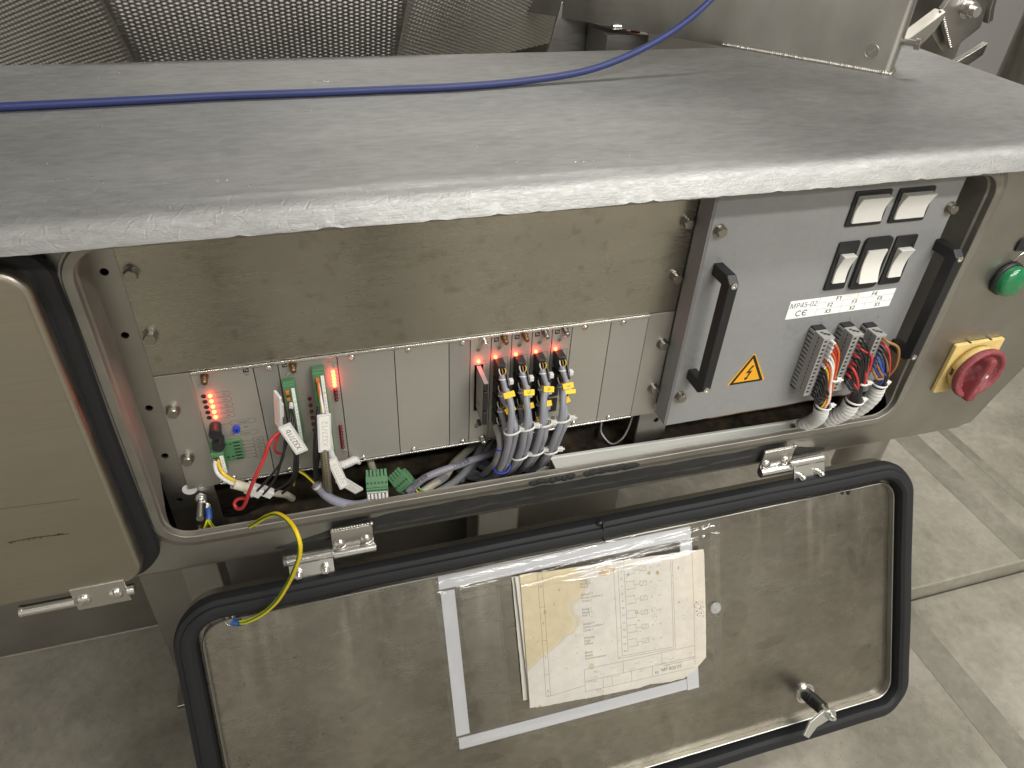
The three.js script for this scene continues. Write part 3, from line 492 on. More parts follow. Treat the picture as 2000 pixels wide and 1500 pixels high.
// supply card
{
  const tex = face(0.35, 50.45, x => {
    logo(x, 44.6, 4.8); txt(x, 'SB1', 44.8, 9.8, 2.2);
    ['+5V', '+12V', '+24V', '-12V', '24V'].forEach((s, i) => { pill(x, 8, 28, 26.7 + i * 6.02, 2.4); txt(x, s, 22.5, 26.7 + i * 6.02, 2); });
    for (const [y, s] of [[60.6, '+24V/BATT'], [74.3, 'EXT/0-BAT']]) { x.lineWidth = 0.22; x.strokeStyle = '#2b2a27'; x.beginPath(); x.arc(24.6, y, 2.5, Math.PI / 2, 1.5 * Math.PI); x.lineTo(41.6, y - 2.5); x.arc(41.6, y, 2.5, -Math.PI / 2, Math.PI / 2); x.closePath(); x.stroke(); x.beginPath(); x.moveTo(14, y); x.lineTo(22.1, y); x.stroke(); txt(x, s, 33, y, 2.1); }
    txt(x, 'GND', 34.5, 66.6, 2);
    x.strokeRect(38.2, 81.5, 8.7, 25);
    ['+24V', 'GND', 'GND', '0V', '+24V', '0V'].forEach((s, i) => { const y = 83.6 + i * 4.17; txt(x, s, 42.5, y, 1.9); x.beginPath(); if (i) { x.moveTo(38.2, y - 2.08); x.lineTo(46.9, y - 2.08); } x.moveTo(28.5, y); x.lineTo(38.2, y); x.stroke(); x.beginPath(); x.fillStyle = '#1c1b19'; x.arc([29, 29, 37, 29.5, 37.3, 37][i], y, 0.5, 0, 7); x.fill(); });
  }, '#a5a298');
  const t = card('supply_card', 'wide supply card with a column of red lamps and black fuse caps', 0, 10, cardFace(tex));
  put(t, 'thumbscrew', G.thumb, M.brass, 11, -5.4, 0.4, [0.16, 0, 0]); put(t, 'screw', G.flat, M.bright, 7.7, -15.8, 0.5, [0, 0, 0.5]); put(t, 'screw', G.cross, M.bright, 13.6, -126.4, 0.5);
  for (let i = 0; i < 5; i++) { put(t, 'test_socket', G.hole, M.black, 6.3, -26.5 - i * 6.04, 0.42); led(t, 11.6, -26.5 - i * 6.02, true, 0.55); }
  for (const [y, k] of [[-60.6, 0], [-75, 1]]) { const c = part(t, 'fuse_cap', [cylZ(9.6, y, 0.4, 13, 5, 28, 5.6), cylZ(9.6, y, 13, 14, 5.6, 28, 5.2)], M.black); part(c, 'slot', [box(7.2, 12, y - 0.6, y + 0.6, 14, 14.15), box(9, 10.2, y - 2.4, y + 2.4, 14, 14.1)], M.blackMatt); }
  part(t, 'blue_socket', cut(cylZ(26.3, -66.6, 0.4, 5, 3.2, 26), cylZ(26.3, -66.6, 2, 8, 1.4, 16)), M.blueTie);
  const s = part(t, 'terminal_socket', [rbox(10.4, 28, -103, -78.6, 0.4, 2.8, 0.4), rbox(0.9, 11.6, -103, -79.4, 0.4, 5.4, 0.5)], M.green);
  const ribs = []; for (let i = 0; i < 6; i++) ribs.push(box(20.5, 26.3, -81.8 - i * 3.9 - 0.7, -81.8 - i * 3.9 + 0.7, 2.8, 2.95)); for (const y of [-82.5, -98]) ribs.push(box(13, 15.2, y - 0.6, y + 0.6, 2.8, 2.95), box(17.2, 19.2, y - 0.6, y + 0.6, 2.8, 2.95)); part(s, 'slot', ribs, M.black);
}
// relay card: two green plugs, lamps
{
  const tex = face(24 * 0 + 14 * HP + 0.35, 24 * HP - 0.35, x => {
    logo(x, 76.8, 4.8, 4.2); txt(x, 'SB2', 114.4, 6.6, 1.9);
    'PSB'.split('').forEach((s, i) => txt(x, s, 88.6, 32 + i * 3.2, 1.8)); 'RELAIS'.split('').forEach((s, i) => txt(x, s, 89.7, 46 + i * 3.4, 1.7));
    for (let i = 0; i < 6; i++) txt(x, 'K' + (i + 1), 92.8, 41.8 + i * 7.54, 1.6);
    for (let i = 0; i < 9; i++) txt(x, 'H' + (11 + i), 120.4, 18.2 + i * 4, 1.5); 'INPUTS'.split('').forEach((s, i) => txt(x, s, 113.4, 38 + i * 3, 1.5)); 'PROZESS'.split('').forEach((s, i) => txt(x, s, 113.2, 62 + i * 2.8, 1.5));
    for (let i = 0; i < 8; i++) txt(x, 'H' + (21 + i), 120.6, 83.6 + i * 3.78, 1.5); 'OUTPUTS'.split('').forEach((s, i) => txt(x, s, 113.6, 84 + i * 3.4, 1.5));
  }, '#a19e95');
  const t = card('relay_card', 'wide relay card with two tall green terminal plugs and red lamps', 14, 24, cardFace(tex));
  put(t, 'thumbscrew', G.thumb, M.brass, 83.6, -5.2, 0.4, [0.16, 0, 0]); for (const [x, y] of [[79.3, -14.6], [118.5, -12.7], [118.5, -116.4], [75, -126]]) put(t, 'screw', G.flat, M.bright, x, y, 0.5, [0, 0, 0.7]);
  for (let i = 0; i < 5; i++) led(t, 117, -18.2 - i * 3.88, true, 0.5); for (let i = 0; i < 4; i++) led(t, 117.1, -38.9 - i * 3.8, false); for (let i = 0; i < 6; i++) led(t, 93.4, -44.9 - i * 7.54, false); for (let i = 0; i < 8; i++) led(t, 117.3, -83.4 - i * 3.78, false);
  txt;
}
// tall green terminal plugs on the relay card
function tallPlug(x0, x1, y0, y1, label, from) {
  const t = thing('terminal_plug', label, 'terminal plug', [(x0 + x1) / 2, y0, 0]);
  const h = part(t, 'housing', [rbox(x0, x1, y0, y1, 0.4, 8, 0.5), rbox(x0, x1 - 1, y0 + 1, y1 - 1, 8, 10.5, 0.4)], M.green);
  const n = Math.floor((y1 - y0 - 12) / 3.81), cells = [], strips = [];
  for (let i = 0; i < n; i++) { const y = y1 - 8.5 - i * 3.81; cells.push(box(x0 + 1.6, x0 + 5.6, y - 1.5, y + 1.5, 10.5, 10.62)); }
  part(h, 'clamp_opening', cells, M.greenDark);
  const st = canvasTex(64, 1024, (x, w, hh) => { x.fillStyle = '#f2f1ec'; x.fillRect(0, 0, w, hh); for (let i = 0; i < n; i++) txt(x, String(i < from ? i + 1 : i - from + 1), 32, (i + 0.5) * hh / n, 34); x.fillStyle = '#5a8a60'; x.fillRect(0, from * hh / n - 4, w, 8); });
  const sx0 = x1 - 4.2, sx1 = x1 - 1.4, sy1 = y1 - 4.6, sy0 = sy1 - n * 3.81;
  part(h, 'number_strip', planarUV(box(sx0, sx1, sy0, sy1, 10.5, 11.1), sx0, sx1, sy0, sy1), S({ map: st, roughness: 0.5 }));
  return [t, h];
}
{
  const [a, ah] = tallPlug(72.6, 83.6, -103.6, -18.6, 'tall green terminal plug holding black wires on the relay card', 4);
  part(ah, 'release_lever', [rbox(74.2, 77.4, -28.4, -24.6, 10.5, 12.6, 0.4)], M.orange); part(ah, 'release_lever', [rbox(74.2, 77.4, -36, -33, 10.5, 12.2, 0.4)], M.orange);
  const [b, bh] = tallPlug(98.8, 109.8, -109.8, -9.2, 'tall green terminal plug next to the lit lamps of the relay card', 5);
  part(bh, 'release_lever', [rbox(101, 104.2, -19.2, -15.4, 10.5, 13, 0.4)], M.orange); part(bh, 'release_lever', [rbox(104, 107, -100, -96.4, 10.5, 12.4, 0.4)], M.orange);
}
// processor card with a memory card pushed into its slot
{
  const slot = new THREE.Path(); slot.moveTo(248.4, -90); slot.lineTo(257.2, -90); slot.lineTo(257.2, -33); slot.lineTo(248.4, -33); slot.closePath();
  const tex = face(48 * HP + 0.35, 52 * HP - 0.35, x => { txt(x, 'RUN', 257.3, 28.7, 1.9); 'MEMORY'.split('').forEach((s, i) => txt(x, s, 260, 33.4 + i * 3.1, 2)); txt(x, 'RESET', 251.6, 107.4, 1.9); }, '#aaa79c');
  const t = card('processor_card', 'narrow processor card with a slot and one red lamp', 48, 52, cardFace(tex), [slot]);
  put(t, 'thumbscrew', G.thumb, M.bright, 256.4, -3.6, 0.4, [0.16, 0, 0]); put(t, 'thumbscrew', G.thumb, M.bright, 258.2, -126.4, 0.4, [0.16, 0, 0]); put(t, 'screw', G.flat, M.bolt, 251.9, -15.6, 0.5, [0, 0, 0.2]); put(t, 'screw', G.flat, M.bolt, 251.6, -110.8, 0.5, [0, 0, 1]);
  led(t, 252, -28.6, true, 1.2); part(t, 'reset_button', cylZ(253.6, -103.4, 0.4, 7, 1.9, 18), M.black); part(t, 'slot_box', [box(247.4, 248.3, -91, -32, -60, -2.5), box(257.3, 258.2, -91, -32, -60, -2.5), box(248.3, 257.3, -91, -32, -62, -60)], M.black);
  const ct = canvasTex(128, 256, (x, w, h) => { x.fillStyle = '#8d8d86'; x.fillRect(0, 0, w, h); x.fillStyle = '#4c4c48'; for (let i = 0; i < 9; i++) x.fillRect(20, 16 + i * 12, 60 + 20 * hash(i, 2), 3); txt(x, 'MC', 60, 190, 40, { rot: 0.2 }); });
  const c = thing('memory_card', 'thin grey and black memory card standing out of the processor card slot', 'memory card', [252.6, -86, 20]);
  part(c, 'shell', box(250.6, 254.6, -86, -36, -30, 25), M.blackMatt); part(c, 'top_edge', rbox(250.4, 254.8, -36, -35, -30, 27.6, 0.4), M.socketGrey);
  part(c, 'front_edge', [rbox(250.4, 254.8, -44, -36, 25, 28, 0.5), rbox(250.4, 254.8, -68, -45.4, 25, 28, 0.5), rbox(250.4, 254.8, -86, -70, 25, 28, 0.5)], M.black);
  const lab = box(250.35, 250.58, -84, -37, 1, 24.6); const lg = clean(lab), q = lg.attributes.position; for (let i = 0; i < q.count; i++) lg.attributes.uv.setXY(i, (q.getZ(i) - 1) / 23.6, (q.getY(i) + 84) / 47); part(c, 'label', lg, S({ map: ct, roughness: 0.5 }));
}
// four cable cards
const cardWords = ['first', 'second', 'third', 'fourth'];
for (let m = 0; m < 4; m++) {
  const x0 = (52 + 4 * m) * HP, o = x0 - 264.16;
  const tex = face(x0 + 0.35, x0 + 4 * HP - 0.35, x => { logo(x, x0 + 5, 6.5, 4.8); txt(x, 'RUN', x0 + 9.2, 26, 1.9); x.lineWidth = 0.22; x.strokeStyle = '#2b2a27'; for (let i = 0; i < 4; i++) { x.strokeRect(x0 + 12.4, 28 + i * 20.2, 4.8, 17); } }, '#a5a297');
  const t = card('input_card', `${cardWords[m]} cable card after the processor card, with one red lamp`, 52 + 4 * m, 56 + 4 * m, cardFace(tex));
  put(t, 'thumbscrew', G.thumb, m < 2 ? M.brass : M.bolt, x0 + 12.2, -4.4, 0.4, [0.16, 0, 0]); put(t, 'screw', G.flat, M.bolt, x0 + 8, -16, 0.5, [0, 0, m]); put(t, 'screw', G.flat, M.bolt, x0 + 9.6, -115, 0.5, [0, 0, 0.4]);
  led(t, x0 + 4.6, -26.2, true, 1.2);
  for (let i = 0; i < 4; i++) { const y = -27 - i * 20.2, pins = []; const s = part(t, 'socket', [box(x0 + 3.2, x0 + 11.6, y - 17.6, y - 1, 0.4, 2)], M.black); for (let k = 0; k < 10; k++) pins.push(box(x0 + (k % 2 ? 8 : 5), x0 + (k % 2 ? 9.4 : 6.4), y - 3.4 - (k >> 1) * 3.2, y - 2.2 - (k >> 1) * 3.2, 2, 2.12)); part(s, 'pin_hole', pins, M.blackMatt); }
}
// ---------------------------------------------------------------- grey power unit
const UZ = 26;
const unit = thing('power_unit', 'blue-grey power unit with two black handles and five rocker switches', 'power unit', [590, -130, 0]);
{
  const edge = [[457, -130]]; for (let i = 1; i <= 40; i++) { const x = 457 + 270 * i / 40; const chip = x > 500 && x < 690 ? 2.6 * fbm(x / 270, 0.3, 14, 3, 3) - 1.1 : 0; edge.push([x, -130 + Math.max(0, chip) * 1.6]); }
  edge.push([727, 139], [457, 139]);
  part(unit, 'front_plate', planarUV(poly(edge, UZ - 2.5, UZ, 0.7), 457, 727, -130, 139), M.unit);
  part(unit, 'side_fold', [box(455.4, 458, -130, 139, 2, UZ - 1.6), loft([-130, 139].map(y => { const r = []; for (let i = 0; i <= 6; i++) { const a = Math.PI / 2 * i / 6; r.push(V(458.6 - 3.2 * Math.sin(a), y, UZ - 3.4 + 3.2 * Math.cos(a))); } r.push(V(458, y, UZ - 3.4)); return r; }), true, false, 0.5)], M.unit);
  part(unit, 'case', [box(458, 725, -122, 139, -180, UZ - 2.6)], M.unit);
  part(unit, 'rusty_edge', loft(edge.slice(8, 36).map(([x, y]) => [V(x, y - 0.7, UZ - 0.2), V(x, y - 0.7, UZ - 2.4), V(x, y + 0.9, UZ - 2.4), V(x, y + rr(0.3, 1.1), UZ + 0.06)]), true, false), plain(0.16, 0.085, 0.045, 0.8), 'chipped rusty lower edge of the front plate');
  for (const [x, y, a] of [[465.6, 99.4, 0.2], [465.6, -90.2, 0.6], [722, 100, 0.4]]) put(unit, 'bolt', G.bolt, M.bolt, x, y, UZ, [0, 0, a]);
  for (const x of [474, 728]) {
    const prof = [[66, UZ], [66, 50], [60, 57], [-62, 57], [-68, 50], [-68, UZ], [-56, UZ], [-56, 44], [54, 44], [54, UZ]];
    const hs = new THREE.Shape(prof.map(([y, z]) => new THREE.Vector2(z, y)));
    const hg = new THREE.ExtrudeGeometry(hs, { depth: 8, bevelEnabled: true, bevelThickness: 1, bevelSize: 1, bevelOffset: -1, bevelSegments: 2 }).translate(0, 0, -4).rotateY(-Math.PI / 2).translate(x - 1, 0, 0);
    const h = part(unit, 'handle', boxUV(clean(hg)), M.handle);
    for (const y of [58.6, -60.6]) put(h, 'socket_screw', G.allen, M.bright, x - 0.8, y, 57.2);
  }
  const rocker = (x0, x1, y0, y1, tall, ang, guard) => {
    const sw = part(unit, 'rocker_switch', [extr(rrShape(x0, x1, y0, y1, guard ? 5 : 2), UZ, UZ + (guard ? 3.6 : 2.2), 0.7)], M.black);
    const ix0 = x0 + (tall ? 5 : 4), ix1 = x1 - (tall ? 4.6 : 3.6), iy0 = y0 + (tall ? 9.6 : 5), iy1 = y1 - (tall ? 13 : 4.6);
    part(sw, 'recess', box(ix0 - 1, ix1 + 1, iy0 - 1, iy1 + 1, UZ + 2, UZ + (guard ? 3.66 : 2.28)), M.blackMatt);
    // rocker: a curved dip between two tips
    const rings = [], n = 12, H = iy1 - iy0; for (const x of [ix0, ix0 + 0.5, ix1 - 0.5, ix1]) { const r = [], e = x === ix0 || x === ix1 ? 0.5 : 0; for (let i = 0; i <= n; i++) { const v = i / n, y = iy0 + H * v, dip = Math.pow(Math.abs(v - 0.5) * 2, 1.8); r.push(V(x, y, UZ + 2.4 + 2.2 + dip * 2.8 + ang * (v - 0.5) * 5 - e)); } r.push(V(x, iy1 + 0.3, UZ + 1), V(x, iy0 - 0.3, UZ + 1)); rings.push(r); }
    const fillCap = r => { const g = new THREE.BufferGeometry(), p = []; for (let i = 1; i < r.length - 1; i++) p.push(...r[0].toArray(), ...r[i].toArray(), ...r[i + 1].toArray()); g.setAttribute('position', new THREE.Float32BufferAttribute(p, 3)); g.computeVertexNormals(); return boxUV(g); };
    const base = r => r.map(p => p.clone()); const capOf = r => { const tri = []; const bot = V(r[0].x, 0, UZ + 1); for (let i = 0; i < 12; i++) { const a = r[i], b = r[i + 1], a0 = V(a.x, a.y, UZ + 1), b0 = V(b.x, b.y, UZ + 1); tri.push(a, b, b0, a, b0, a0); } const g = new THREE.BufferGeometry().setFromPoints(tri); g.computeVertexNormals(); return boxUV(clean(g)); };
    part(sw, 'rocker', [loft(rings, true, false, 0.7), capOf(rings[0]), capOf(rings[3])], M.rocker);
  };
  rocker(601, 642, 90.4, 126, false, 0.9); rocker(650.5, 692.5, 90, 125.2, false, 1.1);
  rocker(602.4, 626.8, 21, 74.4, true, 0.9); rocker(632.2, 664.6, 19, 76.2, true, -0.5, true); rocker(669.6, 695.4, 19.8, 74.6, true, 0.9);
  const lx0 = 568.4, lx1 = 697, ly0 = -9.6, ly1 = 12;
  const lt = canvasTex(1024, 172, (x, w, h) => {
    x.fillStyle = '#f3f3f0'; x.fillRect(0, 0, w, h); x.strokeStyle = '#55544f'; x.lineWidth = 2;
    const d = 280, R = w - d, y1 = h * 0.3, y2 = h * 0.64; x.strokeRect(d, -2, R + 4, h + 4);
    for (const y of [y1, y2]) { x.beginPath(); x.moveTo(d, y); x.lineTo(w, y); x.stroke(); }
    x.beginPath(); x.moveTo(d + R * 0.5, 0); x.lineTo(d + R * 0.5, y1); for (const k of [0.32, 0.64]) { x.moveTo(d + R * k, y1); x.lineTo(d + R * k, h); } x.stroke();
    txt(x, 'MP45-02', 138, 48, 66, { fill: '#33322f' });
    x.strokeStyle = '#2b2a28'; x.lineWidth = 8; x.beginPath(); x.arc(112, 126, 24, 0.75, 2 * Math.PI - 0.75); x.stroke(); x.beginPath(); x.arc(172, 126, 24, 0.75, 2 * Math.PI - 0.75); x.moveTo(148, 126); x.lineTo(180, 126); x.stroke();
    txt(x, 'F1', d + R * 0.25, y1 / 2, 52, { bold: true, fill: '#33322f' }); txt(x, 'F4', d + R * 0.72, y1 / 2, 52, { bold: true, fill: '#33322f' });
    [['F2', 'X3'], ['F3', 'X2'], ['F5', 'X1']].forEach(([a, b], i) => { const cx = d + R * [0.16, 0.48, 0.82][i]; txt(x, a, cx, (y1 + y2) / 2, 50, { bold: true, fill: '#33322f' }); txt(x, b, cx, (y2 + h) / 2, 50, { bold: true, fill: '#33322f' }); });
  });
  part(unit, 'type_label', planarUV(box(lx0, lx1, ly0, ly1, UZ, UZ + 0.25), lx0, lx1, ly0, ly1), S({ map: lt, roughness: 0.45 }), 'white printed label with switch names');
  part(unit, 'socket_screw', [cylZ(618.4, -19, UZ, UZ + 0.5, 2.3, 18), cylZ(653.5, -19, UZ, UZ + 0.5, 2.3, 18), cylZ(690.4, -22, UZ, UZ + 0.5, 2.3, 18)], M.unit);
}
const bolt2D = (x, cx, cy, s) => { x.fillStyle = '#15130d'; x.beginPath(); [[1.2, -6.2], [-2.6, 0.4], [0, 0.2], [-1.2, 4.4], [-2.6, 4.2], [-1.8, 7], [0.9, 5], [-0.2, 4.7], [2.6, -1.6], [-0.2, -1.2], [3, -6]].forEach(([a, b], i) => x[i ? 'lineTo' : 'moveTo'](cx + a * s, cy + b * s)); x.closePath(); x.fill(); };
const warnTex = canvasTex(256, 256, (x) => { x.fillStyle = '#e3a21c'; x.fillRect(0, 0, 256, 256); x.strokeStyle = '#17140c'; x.lineWidth = 17; x.lineJoin = 'round'; x.beginPath(); x.moveTo(128, 34); x.lineTo(232, 232); x.lineTo(24, 232); x.closePath(); x.stroke(); bolt2D(x, 128, 158, 8.4); });
function warnSign(parent, name, w, x, y, z, tilt, label) {
  const h = w * 0.84, tri = new THREE.Shape(); const R = 2; tri.moveTo(-w / 2 + R, -h * 0.36); tri.lineTo(w / 2 - R, -h * 0.36); tri.quadraticCurveTo(w / 2 + 0.6, -h * 0.36, w / 2 - R * 0.5, -h * 0.36 + R * 1.2); tri.lineTo(R * 0.7, h * 0.64 - R * 0.7); tri.quadraticCurveTo(0, h * 0.64 + 0.5, -R * 0.7, h * 0.64 - R * 0.7); tri.lineTo(-w / 2 + R * 0.5, -h * 0.36 + R * 1.2); tri.quadraticCurveTo(-w / 2 - 0.6, -h * 0.36, -w / 2 + R, -h * 0.36);
  const g = planarUV(extr(tri, 0, 0.3), -w / 2, w / 2, -h * 0.36 - h * 0.08, h * 0.64 + h * 0.06); g.rotateZ(tilt); g.translate(x, y, z);
  return part(parent, name, g, S({ map: warnTex, roughness: 0.4 }), label);
}
warnSign(unit, 'warning_sticker', 46, 543.8, -72.5, UZ, 0.0, 'yellow triangle with a black lightning bolt');
warnSign(cabinet, 'warning_sticker', 28, 742, -112, -1.8, 0.25, 'small yellow lightning triangle on the dark rail');

// three grey terminal plugs with their wires, below the switches
function bigPlug(k, x0, x1, ytop, ybot, sockets, wires, sleeve, label, tieAt) {
  const t = thing('wired_plug', label, 'wired plug', [(x0 + x1) / 2, ybot, UZ]);
  const teeth = []; for (let i = 0; i < 15; i++) { const y = ytop - 2.5 - i * 5; if (y > ybot + 1) teeth.push(box(x0 - 1.4, x0 + 0.2, y - 1.5, y + 1.5, UZ + 1, UZ + 9)); }
  part(t, 'header', [box(x0 - 0.2, x1 + 0.6, ybot - 2, ytop + 1, UZ, UZ + 8)], M.blackMatt); part(t, 'header_rib', teeth, M.socketGrey);
  const h = part(t, 'housing', [rbox(x0 - 0.6, x1 + 0.6, ybot, ytop, UZ + 8, UZ + 24, 0.6)], M.socketGrey);
  const holes = [], slots = []; const n = Math.floor((ytop - ybot - 4) / 5); for (let i = 0; i < n; i++) { const y = ytop - 4 - i * 5; holes.push(box(x0 + 1.2, x0 + 4.4, y - 1.3, y + 1.1, UZ + 24, UZ + 24.12)); slots.push(box(x0 - 0.75, x0 - 0.62, y - 1.5, y + 1.5, UZ + 16, UZ + 16.9)); }
  part(h, 'release_hole', holes, M.blackMatt); part(h, 'side_slot', slots, M.blackMatt);
  part(h, 'paint_mark', [[0, 0, 2.6, 1.6], [3, 2, 2, 1.8], [-2, -3, 1.8, 1.4]].map(([a, b, rx, rz]) => new THREE.CylinderGeometry(1, 1, 0.12, 14).scale(rx, 1, rz).translate((x0 + x1) / 2 + a, ytop + 0.05, UZ + 16 + b)), M.black);
  const [s0, s1, s2, rad] = sleeve;
  wires.forEach(([i, mat, ferr, r = 1.35], q) => {
    const y = ytop - 4 - i * 5, sx = x1 - 3.2 + rr(-0.4, 0.4), a = q / wires.length * 6.28, ex = s0[0] + Math.cos(a) * rad * 0.55, ez = s0[2] + Math.sin(a) * rad * 0.5;
    const out = 5 + rr(0, 2.5), dx = (ex - sx);
    const pts = [[sx, y, UZ + 22], [sx + 0.6, y - 0.6, UZ + 27 + out * 0.4], [sx + dx * 0.16 + 1.4 + (ferr === 'far' ? 9 : 0), y - 6 - out * 0.4, UZ + 28 + out * 0.7], [sx + dx * 0.62 + (ferr === 'far' ? 8 : 0), y * 0.4 + (s0[1] + 10) * 0.6, UZ + 27 + out * 0.5 + rr(-1, 1)], [ex, s0[1] + 9, ez + 1.5], [ex, s0[1] + 1, ez], [ex + (s1[0] - s0[0]) * 0.5, s0[1] - 8, ez - 2]];
    const w = part(t, 'wire', tube(pts, r, 8, 3), M[mat]);
    if (ferr === true) part(w, 'ferrule', cylZ(sx, y, UZ + 23, UZ + 30, 1.9, 12).rotateX(0), M.white);
  });
  const sl = [s0, s1, s2, [s2[0] - 3, s2[1] - 18, s2[2] - 12]], c = curve(sl), F = c.computeFrenetFrames(70), rings = [];
  for (let i = 0; i <= 70; i++) { const p = c.getPoint(i / 70), r = []; for (let j = 0; j < 20; j++) { const a = j / 20 * 6.2832, R = rad + 0.75 * (((i / 6.5 + j / 20) % 1) - 0.4); r.push(p.clone().addScaledVector(F.normals[i], Math.cos(a) * R).addScaledVector(F.binormals[i], Math.sin(a) * R)); } rings.push(r); }
  part(t, 'spiral_sleeve', loft(rings, true, false, 1.2), M.whiteSoft);
  for (const [p, r, hx] of tieAt) cableTie(t, p, r, hx, M.white, true);
  return t;
}
// cable tie round a vertical bundle: band, square head
function tieGeo([x, y, z], r, ang, squash = 1, lean = 0) { const b = new THREE.TorusGeometry(r, 0.75, 8, 32).rotateX(Math.PI / 2).scale(1, 1.9, squash); const hx = r * Math.cos(ang), hz = r * squash * Math.sin(ang); const h = [rbox(-1.3, 4.2, -2.4, 2.4, -1.9, 1.9, 0.7), rbox(3.6, 6.2, -1.2, 1.2, -0.6, 0.6, 0.3)].map(g => g.rotateY(-ang).translate(hx, 0, hz)); return [b, ...h].map(g => g.rotateZ(lean).translate(x, y, z)); }
function cableTie(parent, p, r, ang, mat, asPart, squash, lean, label) { if (asPart) return part(parent, 'cable_tie', tieGeo(p, r, ang, squash, lean), mat); return single('cable_tie', tieGeo(p, r, ang, squash, lean), mat, label, 'cable tie', p, 'cable ties round the grey cables'); }
const rng = (a, b, m, f) => { const o = []; for (let i = a; i <= b; i++) o.push([i, m, f]); return o; };
bigPlug(0, 604, 616.5, -22.6, -98, 0, [[0, 'wireOrange', true], [1, 'wireRed', true], [2, 'wireOrange', true], [3, 'wireWhite', true], [4, 'wireWhite', true], [5, 'wireOrange', false], [6, 'wireYellow', true], ...rng(7, 14, 'wireBlack'), [9, 'wireBlack'], [12, 'wireBlack']], [[635, -117, 49], [640, -133, 47], [643, -149, 39], 8.2], 'grey terminal plug with black, white and orange wires', [[[636.5, -116.5, 50], 8.4, 0.2], [[630, -75, 55], 4.6, 0.4]]);
bigPlug(1, 640.2, 652.6, -24, -98, 0, [...rng(0, 9, 'wireBlack'), [2, 'wireRed', 'far', 1.6], [4, 'wireRed', 'far', 1.6], [6, 'wireRed', 'far', 1.6], [7, 'wireRed', false, 1.6], [9, 'wireRed', false, 1.6], [10, 'wireBlack'], [11, 'wireBlack']], [[677, -120, 48], [677, -135, 46], [674, -151, 37], 9.2], 'grey terminal plug with black and red wires', [[[679, -117, 49], 9.6, 0.2], [[674, -88, 54], 5.4, 0.3]]);
bigPlug(2, 671.6, 683.6, -29, -98, 0, [[0, 'wireBrown', 'far', 1.6], [1, 'wireRed'], [2, 'wireBlack'], [3, 'wireBlack'], [4, 'wireBlue'], [5, 'wireBlue'], [6, 'wireBrown', false, 1.5], [7, 'wireBlue'], [8, 'wireBrown', false, 1.5], [3, 'wireBrown', false, 1.5], [6, 'wireBlue']], [[708, -103, 46], [710, -121, 44], [709, -148, 34], 8.4], 'grey terminal plug with brown and blue wires', [[[708.4, -101, 46], 8.4, 0.1]]);
